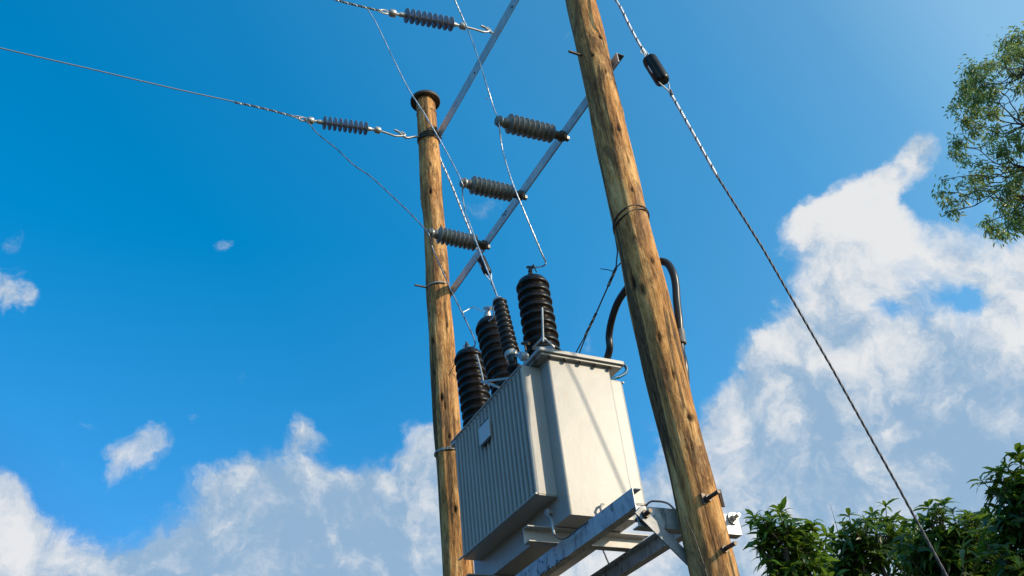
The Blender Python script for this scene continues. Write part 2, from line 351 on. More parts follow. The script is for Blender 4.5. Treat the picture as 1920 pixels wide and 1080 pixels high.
# ------------------------------------------------------------------ the two wooden poles
def pole(base, prof, top, knots, label, seed):
    rnd = np.random.RandomState(seed)
    C = Vector((base[0], base[1], 0)); u = C.normalized(); rv = Vector((u.y, -u.x, 0))
    t = thing('utility_pole', label, 'pole', (base[0], base[1], 0), 'wooden poles of the twin-pole frame')
    zs = np.arange(0, top + 1e-6, .012); seg = 72; pz = [p[0] for p in prof]; pc = [p[1] for p in prof]; pr = [p[2] for p in prof]
    order = np.argsort(pz); pz = np.array(pz)[order]; pc = np.array(pc)[order]; pr = np.array(pr)[order]
    cc = np.interp(zs, pz, pc); rr = np.interp(zs, pz, pr)
    k = np.ones(15) / 15; cc = np.convolve(np.pad(cc, 7, 'edge'), k, 'valid'); rr = np.convolve(np.pad(rr, 7, 'edge'), k, 'valid')
    th = np.linspace(0, 2 * np.pi, seg, endpoint=False)
    ph = rnd.rand(12) * 6.28
    TH, ZZ = np.meshgrid(th, zs)
    dr = .0022 * np.sin(3 * TH + ph[0] + ZZ * .8) + .0018 * np.sin(5 * TH + ph[1] - ZZ * 1.1) + .0022 * np.sin(ZZ * 5.3 + ph[2] + 2 * TH) + .0012 * np.sin(ZZ * 11 + ph[3] - 3 * TH) + .0009 * np.sin(17 * TH + 2 * np.sin(ZZ * 2 + ph[4])) + .0007 * np.sin(29 * TH + ph[5] + 3 * np.sin(ZZ * 1.3))
    rad = rr[:, None] + dr
    X = base[0] + rv.x * cc[:, None] + rad * np.cos(TH); Y = base[1] + rv.y * cc[:, None] + rad * np.sin(TH)
    knot = np.zeros_like(rad)
    for px, py, sx, sz in knots:
        d = ray(px, py); o2 = Vector((0, 0)); dd = Vector((d[0], d[1])); c2 = Vector((base[0], base[1]))
        zz0 = d[2] * (c2.length / dd.length) + EYE; ci = np.interp(zz0, zs, cc); ri = np.interp(zz0, zs, rr); c2 = c2 + Vector((rv.x, rv.y)) * ci
        dn = dd.normalized(); b = c2.dot(dn); q = b * b - c2.length_squared + ri * ri
        s_ = b - math.sqrt(max(q, 0)); hx, hy = dn * s_; hz = d[2] * s_ / dd.length + EYE
        a0 = math.atan2(hy - c2.y, hx - c2.x)
        da = (TH - a0 + np.pi) % (2 * np.pi) - np.pi
        e = np.sqrt((da * ri / sx) ** 2 + ((ZZ - hz) / sz) ** 2)
        tail = np.sqrt((da * ri / (sx * .35)) ** 2 + ((ZZ - hz - sz * 1.2) / (sz * 2.6)) ** 2)
        sx *= 1.25; sz *= 1.25; e = e / 1.25; knot = np.maximum(knot, np.clip(1.7 - e * 1.3, 0, 1)); knot = np.maximum(knot, .7 * np.clip(1.3 - tail, 0, 1))
        swell = np.exp(-(e / 2.6) ** 2) * .006 - np.clip(1.1 - e, 0, 1) * .016
        X += swell * np.cos(TH); Y += swell * np.sin(TH)
    vs = np.stack([X, Y, ZZ], -1).reshape(-1, 3)
    n = len(zs); fs = []
    for i in range(n - 1):
        for j in range(seg):
            k2 = (j + 1) % seg; fs.append((i * seg + j, i * seg + k2, (i + 1) * seg + k2, (i + 1) * seg + j))
    mb = MB(); mb.v = [tuple(x) for x in vs]; mb.f = fs; mb.sm = [True] * len(fs); mb.mi = [0] * len(fs)
    mb.f.append(tuple((n - 1) * seg + j for j in range(seg))); mb.sm.append(False); mb.mi.append(0)
    sh = part('shaft', mb, 'wood', t)
    at = sh.data.attributes.new('knot', 'FLOAT', 'POINT'); at.data.foreach_set('value', knot.reshape(-1).astype(np.float32))
    return t, sh, rv
NP = (2.4, 2.8); FP = (2.4, 5.2)
prof_n = [(0, 0, .105), (1.061 + EYE, -.004, .0915), (1.282 + EYE, -.007, .0895), (1.514 + EYE, -.0085, .0885), (1.82 + EYE, -.014, .0905), (1.984 + EYE, -.0165, .093), (2.174 + EYE, -.015, .0955), (2.372 + EYE, -.013, .0985),
          (2.586 + EYE, -.0145, .0945), (2.811 + EYE, -.0145, .0923), (3.301 + EYE, -.0165, .0915), (3.708 + EYE, -.0143, .090), (4.0 + EYE, -.011, .0905), (4.156 + EYE, -.0097, .0924), (4.655 + EYE, -.0114, .0886), (6.3 + EYE, -.01, .082)]
prof_f = [(0, 0, .105), (1.967 + EYE, -.0012, .096), (3.163 + EYE, -.0077, .0924), (3.611 + EYE, -.0016, .0955), (3.997 + EYE, -.0057, .0901), (4.329 + EYE, .0003, .0874), (4.719 + EYE, .001, .086), (4.88 + EYE, -.002, .087), (4.96 + EYE, -.006, .0905), (5.134 + EYE, -.0034, .091), (5.584 + EYE, -.002, .087), (6.155 + EYE, -.006, .0865)]
near, near_sh, rvn = pole(NP, prof_n, 6.3 + EYE, [(1125, 70, .010, .016), (1160, 243, .012, .02), (1135, 135, .005, .02), (1185, 357, .009, .012), (1222, 490, .007, .02), (1293, 783, .014, .018), (1168, 205, .008, .015), (1178, 300, .004, .02), (1205, 545, .005, .03), (1236, 632, .006, .03), (1111, 105, .007, .012), (1187, 530, .010, .04), (1110, 225, .006, .03), (1262, 700, .004, .03), (1298, 840, .004, .02)],
      'near wooden pole, the thick one right of the transformer, cut off by the picture top', 3)
far, far_sh, rvf = pole(FP, prof_f, 6.175 + EYE, [(806, 308, .007, .022), (807, 360, .010, .03), (818, 275, .006, .012), (832, 512, .010, .02), (789, 378, .012, .02), (806, 590, .006, .02), (812, 640, .009, .03), (826, 425, .005, .02), (838, 610, .006, .02), (828, 745, .01, .03), (842, 818, .010, .02), (853, 955, .010, .03), (815, 700, .006, .02), (834, 760, .006, .03)],
      'far wooden pole with a flat metal cap, left of the grey transformer', 11)
# metal cap on the far pole
cb = MB(); tz = 6.178 + EYE; cx, cy = FP[0] + rvf.x * -.006, FP[1] + rvf.y * -.006
cb.lathe((cx, cy, tz - .03), (cx, cy, tz + .012), [(0, .131), (.1, .134), (.62, .134), (.9, .12), (1, .05)], 40)
part('cap', cb, 'capm', far)
def band(center, z, r, n=2, rad=.004, tilt=.01, a0=0, mi=0, seg=48, ph=0):
    mb = MB()
    for k in range(n):
        mb.tube([(center[0] + (r + rad * .5) * math.cos(a), center[1] + (r + rad * .5) * math.sin(a), z + k * rad * 2.1 + tilt * math.sin(a + ph + k * .8)) for a in np.linspace(0, 2 * math.pi, seg)], rad, 6, mi, False)
    return mb
ctf = (FP[0] + rvf.x * -.002, FP[1] + rvf.y * -.002)
part('wire_band', band(ctf, 5.995 + EYE, .088, 1, .0025, .004), 'steel', far)
bb = band(ctf, 5.66 + EYE, .090, 4, .006, .012); part('wire_band', bb, 'steel', far)
part('wire_band', band((FP[0] + rvf.x * -.006, FP[1] + rvf.y * -.006), 2.70 + EYE, .098, 2, .005, .006), 'galv', far)
ctn = (NP[0] + rvn.x * -.0145, NP[1] + rvn.y * -.0145)
part('wire_band', band(ctn, 2.86 + EYE, .093, 2, .0042, .035, ph=2.2), 'steel', near)
# long bolts standing out of the near pole
for px, py in ((1325, 936), (1355, 1032)):
    b = MB(); p = pt(px, py, Y=2.722); b.bolt(p + Vector((0, .05, 0)), (0, -1, 0), .132, .0085, nut_at=.056, head=False)
    b.box((p.x - .024, p.y - .003, p.z - .024), (p.x + .024, p.y + .004, p.z + .024)); part('through_bolt', b, 'steel', near, .001)
# bolt with flat strap that ties the platform to the pole
# ------------------------------------------------------------------ crossarms (steel channel, on the far side of both poles)
def channel(mb, x0, x1, y0, y1, z0, z1, th, along, open_to, mi=0):
    """C section; along 'X' or 'Y'; open_to is the side the mouth faces"""
    if along == 'Y':
        if open_to == '+X': pr = [(x0, z0), (x1, z0), (x1, z0 + th), (x0 + th, z0 + th), (x0 + th, z1 - th), (x1, z1 - th), (x1, z1), (x0, z1)]
        else: pr = [(x1, z0), (x0, z0), (x0, z0 + th), (x1 - th, z0 + th), (x1 - th, z1 - th), (x0, z1 - th), (x0, z1), (x1, z1)]
        mb.prism([(a, y0, c + EYE) for a, c in pr], (0, y1 - y0, 0), mi)
    else:
        if open_to == '+Y': pr = [(y0, z0), (y1, z0), (y1, z0 + th), (y0 + th, z0 + th), (y0 + th, z1 - th), (y1, z1 - th), (y1, z1), (y0, z1)]
        else: pr = [(y1, z0), (y0, z0), (y0, z0 + th), (y1 - th, z0 + th), (y1 - th, z1 - th), (y0, z1 - th), (y0, z1), (y1, z1)]
        mb.prism([(x0, a, c + EYE) for a, c in pr], (x1 - x0, 0, 0), mi)
def strokes(name, lst, parent, conv, w=.0035, off=(-1, 0, 0)):
    """hand-drawn pen strokes as thin ribbons lying on a steel face"""
    mb = MB(); off = Vector(off)
    for s in lst:
        P = [conv(*q) + off * .0006 for q in s]
        for a, c in zip(P, P[1:]):
            d = (c - a).normalized(); n = d.cross(off).normalized() * w / 2
            mb.prism([a - n, c - n, c + n, a + n], off * .0006)
    return part(name, mb, 'ink', parent)
def arm(z0, z1, y0, y1, fl, label):
    t = thing('crossarm', label, 'crossarm', (2.495, y1, z0 + EYE), 'steel crossarms between the poles')
    mb = MB(); mb.box((2.492, y0, z0 + EYE), (2.498, y1, z1 + EYE)); mb.box((2.4985, y0, z1 - .008 + EYE), (2.492 + fl, y1, z1 - .002 + EYE), 1); part('beam', mb, ['brightgalv', 'shadegalv'], t, .0015)
    return t
LA = arm(4.032, 4.112, 2.72, 5.245, .055, 'lower steel crossarm between the poles, carrying three ribbed post insulators')
UA = arm(5.705, 5.828, 2.45, 5.245, .030, 'upper steel crossarm rising from the far pole cap out of the top of the picture')
def bolt_through(parent, y, z, x0=2.30, x1=2.53):
    b = MB(); b.bolt((x1, y, z + EYE), (-1, 0, 0), x1 - x0, .008, nut_at=.02, head=False); part('through_bolt', b, 'steel', parent)
bolt_through(LA, 5.2, 4.08, pt(777, 526, Y=5.2).x); bolt_through(LA, 2.8, 4.09, pt(1067, 98, Y=2.8).x); bolt_through(UA, 5.2, 5.75, 2.35); bolt_through(UA, 2.8, 5.75, 2.28)
strap = MB()
strap.tube([(FP[0] + .095 * math.cos(a), FP[1] + .095 * math.sin(a), 4.085 + EYE) for a in np.linspace(-1.4, -3.6, 16)], .007, 6); part('strap', strap, 'galv', LA)
for y in (3.30, 3.72, 4.42):      # bolt holes and spare bolts in the arm web
    b = MB(); b.lathe((2.4925, y, 5.75 + EYE), (2.489, y, 5.75 + EYE), [(0, .011), (1, .011)], 16); part('hole_plug', b, 'steel' if y > 3.5 else 'fitting', UA)
cv = lambda x, y: pt(920 + x / 18, 370 + y / 18, X=2.492)
strokes('pen_marking', [[(365, 610), (410, 555), (445, 655)], [(455, 485), (450, 600), (478, 560), (505, 615)], [(500, 470), (495, 560), (520, 610)], [(525, 440), (560, 495)], [(510, 470), (540, 455)]], LA, cv, .0035)

# ------------------------------------------------------------------ post insulators on the lower crossarm
def post(tip_px, base_px, label):
    base = pt(*base_px, X=2.485); tip = pt(*tip_px, Y=base.y)
    t = thing('post_insulator', label, 'insulator', base, 'ribbed post insulators on the lower crossarm')
    d = tip - base; L = d.length
    mb = MB(); mb.lathe(base, base + d * .16, [(0, .036), (.3, .036), (.35, .028), (.6, .026), (1, .030)], 24); part('base_fitting', mb, 'steel', t)
    n = 9; pr = [(0, .028)]
    for k in range(n):
        a = (k + .1) / n; w = 1 / n; r = .060 + .004 * (k / n)
        pr += [(a, .033), (a + .20 * w, r - .004), (a + .27 * w, r), (a + .36 * w, r - .002), (a + .62 * w, .036)]
    pr += [(1, .032)]
    mb = MB(); mb.lathe(base + d * .16, base + d * .85, pr, 36); part('shed_stack', mb, 'polymer', t)
    mb = MB(); mb.lathe(base + d * .85, base + d, [(0, .030), (.12, .034), (.2, .031), (.42, .022), (.5, .022), (.62, .036), (.72, .036), (.8, .022), (.86, .022), (.92, .030), (1, .024)], 28)
    for k in range(4):
        c = base + d * (.925 + .006 * k); u = d.normalized().orthogonal().normalized(); w = d.normalized().cross(u)
        mb.tube([c + (u * math.cos(a) + w * math.sin(a)) * .028 for a in np.linspace(0, 6.283, 20)], .0035, 5, 1, False)
    part('neck', mb, ['polymer', 'alu'], t)
    mb = MB(); mb.bolt(base + Vector((.034, 0, -.01)), (-1, 0, 0), .05, .011, nut_at=.0, head=True)
    part('mounting_bolt', mb, 'fitting', t)
    return t, tip, base
P3, tip3, base3 = post((930, 226), (1056, 256), 'ribbed grey post insulator nearest the near pole, highest of the three on the lower crossarm')
P2, tip2, base2 = post((864, 342), (978, 367), 'ribbed grey post insulator in the middle of the lower crossarm')
P1, tip1, base1 = post((803, 436), (909, 460), 'ribbed grey post insulator crossing the far pole, lowest of the three on the lower crossarm')

# ------------------------------------------------------------------ strain insulators
def strain(pts, label, Y, group='disc strain insulators at the line ends'):
    """pts: pixel x,y of line eye, near collar, first shed, last shed, far collar, hook bend, anchor"""
    P = [pt(*q, Y=Y) for q in pts]; eye, c1, s0, s1, c2, bend, anc = P
    t = thing('strain_insulator', label, 'insulator', anc, group)
    mb = MB(); mb.tube([c1, c2], .011, 12); mb.lathe(c1.lerp(s0, .45), s0, [(0, .013), (.1, .018), (.9, .02), (1, .016)], 16); mb.lathe(s1, s1.lerp(c2, .5), [(0, .018), (.1, .021), (.9, .017), (1, .013)], 16)
    part('rod', mb, 'fitting', t)
    n = 9; pr = []
    for k in range(n):
        a = k / (n - 1) * .985; pr += [(a, .015), (a + .005, .057), (a + .012, .058), (a + .020, .017)]
    pr = [(max(0, min(1.02, a)), r) for a, r in pr]
    mb = MB(); mb.lathe(s0, s1, pr, 32); part('shed_stack', mb, 'bluepoly', t)
    for c, q in ((c1, eye), (c2, bend)):
        d = (q - c).normalized(); mb = MB(); mb.lathe(c - d * .028, c + d * .028, [(0, .02), (.15, .03), (.85, .03), (1, .018)], 16); part('collar', mb, 'fitting', t)
    mb = MB(); d = (c1 - eye); u = Vector((0, 0, 1)); m = eye.lerp(c1, .25)
    mb.tube([m + d.normalized() * .035 * math.cos(a) + u * .02 * math.sin(a) for a in np.linspace(0, 6.283, 20)], .007, 6, 0, False); mb.tube([eye.lerp(c1, .5), c1], .009, 8); part('eye', mb, 'fitting', t)
    mb = MB(); dz = Vector((0, 0, 1)); dn = (anc - c2).normalized()
    mb.tube(smooth([c2, c2.lerp(bend, .6), bend, bend.lerp(anc, .35) + dz * .012, bend.lerp(anc, .30) + dz * .05 - dn * .02], 6), .0085, 8)
    h = bend.lerp(anc, .18)
    mb.tube(smooth([h + dz * .065 - dn * .055, h + dz * .05 - dn * .02, h + dz * .01 + dn * .02, h - dz * .008 + dn * .06, anc.lerp(bend, .3), anc], 6), .010, 8)
    part('shackle', mb, 'fitting', t)
    return t, eye, P
SM, eyeM, _ = strain([(716, 21), (736, 25), (762, 29), (846, 45), (868, 49), (908, 60), (940, 58)], 'slate disc strain insulator at the top of the picture, tied to the upper crossarm', 4.09)
SF, eyeF, _ = strain([(564, 223), (582, 226), (608, 230), (686, 241), (708, 244), (742, 255), (792, 257)], 'slate disc strain insulator tied to the top of the far pole', 5.2)

# ------------------------------------------------------------------ conductors and jumpers
def wire(name, pts, r, label, cat, m='bluegrey', group=None, rope=None, loc=None, n=6, tail=None):
    P = smooth(pts, n) if len(pts) > 2 else [Vector(p) for p in pts]
    mb = MB()
    if rope: mb.rope(P, **rope); ms = ['alu', 'dark']
    else: mb.tube(P + ([tail] if tail is not None else []), r, 8); ms = [m]
    o = part(name, mb, ms, None, loc=loc or P[0]); return tag(o, label, cat, group)
strand = dict(R0=.0030, rs=.0040, strands=3, pitch=.11, mats=(0, 0, 1), step=.014, seg=5)
def line(px, Y): return [pt(*q, Y=Y) for q in px]
def far_end(px, Y, L=30): P = line(px, Y); d = (P[-1] - P[-2]).normalized(); return P[-1] + d * L
wire('power_line', [eyeF] + line([(480, 200), (330, 167), (160, 127), (0, 90), (-150, 52)], 5.2), .0048, 'thin conductor running left from the far pole strain insulator', 'power line', 'bluegrey', 'conductors arriving from the left', tail=far_end([(0, 90), (-150, 52)], 5.2))
wire('power_line', [eyeM] + line([(690, 15), (660, 8), (620, -2), (500, -32)], 4.09), .0048, 'conductor leaving the top of the picture from the upper strain insulator', 'power line', 'bluegrey', 'conductors arriving from the left', tail=far_end([(620, -2), (500, -32)], 4.09))
for e, px, Y, lab in ((eyeF, [(566, 222), (520, 210), (480, 200), (440, 192)], 5.2, 'F'), (eyeM, [(718, 22), (690, 15), (660, 8), (630, 0)], 4.09, 'M')):
    mb = MB(); P = [pt(*q, Y=Y) for q in px]; mb.rope(smooth(P, 5), R0=.006, rs=.0035, strands=3, pitch=.07, mats=(0, 1, 1), step=.01, seg=5)
    mb.tube(smooth([P[1].lerp(P[0], .5), P[0] + Vector((.0, 0, .02)), P[0] + Vector((.05, 0, 0)), P[0] + Vector((0, 0, -.02)), P[1].lerp(P[0], .5)], 5), .0035, 6)
    w = part('wire_grip', mb, ['alu', 'dark'], None, loc=P[0]); tag(w, 'twisted dead-end grip on the ' + ('lower left conductor beside the far pole insulator' if lab == 'F' else 'topmost conductor beside the upper insulator'), 'wire grip', 'dead-end grips of the conductors')

# jumper positions, depths running from the line end to the post and on to the bushing
B3 = pt(995, 500, X=2.30); B2 = pt(912, 583, X=2.30); B1 = pt(873, 648, X=2.30)
def jumper(top, tipv, low, label, pre=(), ms=('alu', 'bluegrey')):
    mb = MB(); pts = smooth(top + [tipv] + low, 7)
    mb.rope(pts, R0=.0016, rs=.0034, strands=4, pitch=.12, mats=(0, 0, 0, 1), step=.014, seg=5)
    for c, dv in pre: mb.tube([c, c + dv], .003, 6)
    o = part('jumper_wire', mb, list(ms), None, loc=tipv); return tag(o, label, 'wire', 'jumper wires down to the bushings')
def mixp(px, Xa, Ya=None): return pt(*px, X=Xa)
t3 = tip3 + Vector((-.015, -.01, 0))
j3 = jumper([pt(840, -40, Y=3.25), pt(853, 0, Y=3.3), pt(885, 75, Y=3.36), pt(908, 145, Y=3.4), pt(925, 200, Y=3.44)], pt(935, 228, Y=tip3.y - .01),
    [pt(941, 275, Y=3.42), pt(958, 335, Y=3.41), pt(978, 385, Y=3.42), pt(1001, 440, Y=3.46), pt(1017, 478, Y=3.5), pt(1023, 490, Y=3.53), pt(1020, 498, Y=3.55), pt(1006, 501, X=2.31), pt(993, 500, X=2.30)],
    'jumper wire from the picture top past the highest post insulator to the right-hand bushing', [(pt(941, 238, Y=3.44), Vector((.03, 0, -.01))), (pt(916, 185, Y=3.42), Vector((-.02, 0, -.005)))])
j2 = jumper([pt(688, 15, Y=4.09), pt(706, 45, Y=4.07), pt(735, 105, Y=4.04), pt(765, 165, Y=4.02), pt(800, 220, Y=4.0), pt(840, 290, Y=4.0)], pt(866, 342, Y=tip2.y - .02),
    [pt(867, 362, Y=4.0), pt(872, 395, Y=3.96), pt(888, 440, Y=3.92), pt(905, 485, Y=3.88), pt(920, 522, Y=3.86), pt(931, 552, Y=3.84), pt(934, 566, Y=3.83)],
    'jumper wire from the upper strain insulator past the middle post insulator to the middle bushing')
j1 = jumper([pt(570, 223, Y=5.19), pt(580, 232, Y=5.18), pt(596, 251, Y=5.14), pt(632, 280, Y=5.06), pt(663, 309, Y=4.99), pt(695, 331, Y=4.92), pt(728, 361, Y=4.84), pt(765, 396, Y=4.75), pt(792, 424, Y=4.68)], pt(803, 437, Y=tip1.y - .02),
    [pt(810, 462, Y=4.58), pt(826, 500, Y=4.55), pt(846, 545, Y=4.5), pt(868, 590, Y=4.46), pt(886, 628, Y=4.42), pt(891, 644, Y=4.40), pt(888, 650, Y=4.40), pt(876, 651, X=2.30)],
    'jumper wire from the far pole insulator past the lowest post insulator to the left-hand bushing', ms=('bluegrey', 'dark'))
wire('link_wire', [pt(868, 586, Y=4.45), pt(884, 577, X=2.28), pt(889, 576, X=2.28), pt(905, 584, X=2.29), pt(914, 588, X=2.30)], .0035, 'short bent wire linking the left jumper to the middle bushing top', 'wire', 'alu', n=4)

# ------------------------------------------------------------------ stay wires with stay insulators
def stay(pts_top, ins_a, ins_b, low, label, labi, upper_rope, lower_px):
    t = thing('stay_wire', label, 'stay wire', low[-1], 'stay wires of the two poles')
    mb = MB(); mb.rope(smooth(pts_top + [ins_a], 4), R0=.0048, rs=.0040, strands=5, pitch=.066, mats=(0, 0, 0, 0, 1), step=.007); part('upper_strand', mb, ['alu', 'dark'], t)
    mb = MB(); P = [ins_b] + low
    k = P[1]; mb.rope([P[0], k], R0=.0048, rs=.0040, strands=5, pitch=.066, mats=(0, 0, 0, 0, 1), step=.007)
    mb.tube([P[0] + (P[1] - P[0]).normalized() * .03, P[0] + Vector((.004, 0, .012))], .011, 6, 1)
    part('grip', mb, ['alu', 'dark'], t)
    mb = MB(); mb.rope([k] + low[1:], R0=.0030, rs=.0036, strands=3, pitch=.13, mats=(1, 1, 1), step=.02); part('lower_strand', mb, ['bluegrey', 'dark'], t)
    return t
def stay_ins(a, b, r, label, back, front):
    t = thing('stay_insulator', label, 'insulator', b, 'brown stay insulators')
    d = (b - a); u = d.normalized(); L = d.length
    x = u.orthogonal().normalized(); y = u.cross(x); rings = []
    for f, s in ((0, .80), (.04, .95), (.12, 1), (.88, 1), (.96, .95), (1, .80)):
        ring = []
        for j in range(40):
            an = 2 * math.pi * j / 40; rr = r * s * (1 - .13 * max(0, math.cos(4 * an)) ** 3)
            ring.append(a + d * f + (x * math.cos(an) + y * math.sin(an)) * rr)
        rings.append(ring)
    mb = MB(); mb.ring_sweep(rings); part('body', mb, 'porcelain', t)
    mb = MB(); side = Vector((-.62, .0, -.3)).normalized(); side = (side - u * side.dot(u)).normalized()
    for s in (1, -1): mb.tube(smooth([front, b + side * s * r * .75 + u * .01, b + side * s * r * .62 - d * .12], 5), .0042, 6)
    mb.tube(smooth([b + side * r * .62 - d * .12, a.lerp(b, .5) + side * r * 1.02, a + side * r * .55 + u * .02, a - side * r * .5 + u * .02], 5), .0036, 6)
    for s in (1, -1): mb.tube(smooth([back, a + side * s * r * .5 - u * .01, a + side * s * r * .6 + d * .1], 5), .0042, 6)
    part('loop', mb, 'alu', t)
    return t
YS = 2.59
ia, ib = pt(1216, 109, Y=YS), pt(1244, 154, Y=YS)
low = [pt(1345, 331, Y=YS), pt(1430, 465, Y=YS), pt(1560, 690, Y=YS), pt(1680, 905, Y=YS), pt(1775, 1080, Y=YS)]
dd = (low[-1] - low[-2]).normalized(); low.append(low[-1] + dd * ((low[-1].z) / -dd.z))
fr = pt(1256, 172, Y=YS)
stay([Vector((2.43, 2.71, 4.95 + EYE)), pt(1155, 0, Y=YS), pt(1176, 40, Y=YS), pt(1195, 76, Y=YS)], pt(1212, 103, Y=YS), fr, low,
     'stay wire running from the top of the picture down to the bottom right corner', '', None, None)
stay_ins(ia, ib, .044, 'brown stay insulator right of the near pole, high against open sky', pt(1207, 92, Y=YS), fr)
tw = MB(); q = pt(1205, 90, Y=YS)
for k in range(5): tw.tube([q, q + Vector((random.uniform(-.03, .02), random.uniform(-.01, .01), random.uniform(-.06, -.02)))], .0022, 5)
tag(part('tie_wire', tw, 'fitting', None, loc=q), 'frayed wire ends just above the high stay insulator', 'tie wire')
YF = 5.2
a2, b2 = pt(901, 482, Y=YF), pt(915, 513, Y=YF)
low2 = [pt(934, 560, Y=YF), pt(973, 655, Y=YF), pt(1050, 840, Y=YF), pt(1135, 1042, Y=YF)]
dd = (low2[-1] - low2[-2]).normalized(); low2.append(low2[-1] + dd * (low2[-1].z / -dd.z))
fr2 = pt(921, 528, Y=YF)
stay([Vector((2.44, 5.12, 5.70 + EYE)), pt(823, 290, Y=YF), pt(845, 342, Y=YF), pt(875, 418, Y=YF)], pt(899, 478, Y=YF), fr2, low2,
     'stay wire slanting down from the far pole top and passing behind the transformer', '', None, None)
stay_ins(a2, b2, .036, 'brown stay insulator just below the lowest post insulator, above the bushings', pt(896, 470, Y=YF), fr2)

# ------------------------------------------------------------------ platform steel
def beam(x0, x1, mouth, label):
    t = thing('platform_beam', label, 'steel beam', (x0, 2.93, 1.376 + EYE), 'platform beams between the poles')
    mb = MB(); channel(mb, x0, x1, 2.925, 5.12, 1.376, 1.461, .0055, 'Y', mouth); part('channel', mb, 'galv', t, .001); return t
PB1 = beam(2.168, 2.213, '+X', 'stained steel platform beam nearest the viewer, with pen marks on its face')
PB2 = beam(2.572, 2.620, '-X', 'steel platform beam on the right, passing behind the near pole')
cv = lambda x, y: pt(960 + x / 14.77, 1010 + y / 14.77, X=2.168)
strokes('pen_marking', [[(1430, 290), (1437, 400), (1457, 540), (1400, 570), (1370, 600), (1320, 635)], [(1325, 575), (1350, 618)], [(1240, 590), (1215, 712), (1295, 660), (1265, 590), (1225, 625)], [(1045, 738), (1000, 775), (1008, 815), (1050, 812)], [(1100, 795), (1135, 768)],
    [(965, 872), (1060, 828)], [(780, 1012), (850, 950), (905, 900)], [(930, 895), (952, 985)], [(835, 612), (862, 690)], [(765, 640), (790, 620)], [(715, 870), (738, 985)], [(375, 930), (370, 1025)], [(475, 850), (470, 915)], [(1195, 295), (1190, 340)], [(1212, 420), (1216, 475)]], PB1, cv, .0045)
def support(y0, y1, label, off):
    t = thing('support_channel', label, 'steel channel', (2.4, y0, 1.28 + EYE), 'channels bolted across the poles')
    mb = MB(); channel(mb, 2.150, 2.680, y0, y1, 1.283, 1.373, .006, 'X', '+Y'); part('channel', mb, 'galv', t, .001)
    return t
SC1 = support(2.900, 2.946, 'short steel channel bolted across the near pole under the platform beam end', 0)
SC2 = support(5.01, 5.056, 'short steel channel across the far pole at the bottom edge of the picture', 0)
p = pt(1206, 967, Y=2.895); b = MB(); b.box((p.x - .022, p.y - .006, p.z - .022), (p.x + .022, p.y + .001, p.z + .022)); b.bolt((p.x, p.y + .05, p.z), (0, -1, 0), .105, .0095, nut_at=.062, head=False); part('bolt', b, 'steel', SC1, .001)
p2 = pt(1374, 972, Y=2.895); b = MB(); b.lathe((p2.x, p2.y + .001, p2.z), (p2.x, p2.y - .005, p2.z), [(0, .026), (1, .026)], 20); b.bolt((p2.x, p2.y + .05, p2.z), (0, -1, 0), .095, .0085, nut_at=.062, head=False); part('bolt', b, 'fitting', SC1, .001)
b = MB(); b.box((p2.x - .052, 2.884, p2.z + .045), (p2.x - .036, 2.892, p2.z + .125)); part('packing_plate', b, 'rusty', SC1, .001)
# knee brace: flat bar from the channel end to the pole
e0 = pt(1201, 962, Y=2.889); e1 = pt(1300, 1060, Y=2.86)
dv = (e1 - e0).normalized(); nn = Vector((dv.z, 0, -dv.x)).normalized() * .0245; mb = MB()
a = e0 - dv * .018; c = e1 + dv * .10
mb.prism([a - nn, c - nn, c + nn, a + nn], (0, -.007, 0)); mb.prism([a - nn, c - nn, c - nn + nn * .16, a - nn + nn * .16], (0, .03, 0))
o = part('knee_brace', mb, 'braceshade', None, .001, loc=e0); tag(o, 'flat steel knee brace slanting from the bolted channel end into the near pole', 'brace', 'knee braces')
# skid channels under the tank
def skid(y0, label):
    t = thing('skid_channel', label, 'steel channel', (2.35, y0, 1.463 + EYE), 'skid channels under the transformer')
    mb = MB(); channel(mb, 2.018, 2.70, y0 - .0, y0 + .05, 1.4635, 1.541, .006, 'X', '-Y'); part('channel', mb, 'paint', t, .001); return t
skid(3.575, 'cream skid channel under the front half of the transformer tank'); skid(4.25, 'cream skid channel under the back half of the transformer tank')

# ------------------------------------------------------------------ transformer
TR = thing('transformer', 'large cream pole-mounted transformer with ribbed radiators and three black bushings', 'transformer', (2.355, 3.95, 1.545 + EYE))
tx0, tx1, ty0, ty1, tz0, tz1 = 2.166, 2.542, 3.427, 4.49, 1.545, 2.392
mb = MB()
def rbox(mb, x0, x1, y0, y1, z0, z1, r=.012, n=4):
    ring = []
    for cx_, cy_, a0 in ((x1 - r, y1 - r, 0), (x0 + r, y1 - r, 90), (x0 + r, y0 + r, 180), (x1 - r, y0 + r, 270)):
        for k in range(n + 1): a = R(a0 + 90 * k / n); ring.append((cx_ + r * math.cos(a), cy_ + r * math.sin(a)))
    mb.ring_sweep([[Vector((x, y, z + EYE)) for x, y in ring] for z in (z0, z1)], smooth=False)
rbox(mb, tx0, tx1, ty0, ty1, tz0, tz1, .012)
tank = part('tank', mb, 'paint', TR, .002)
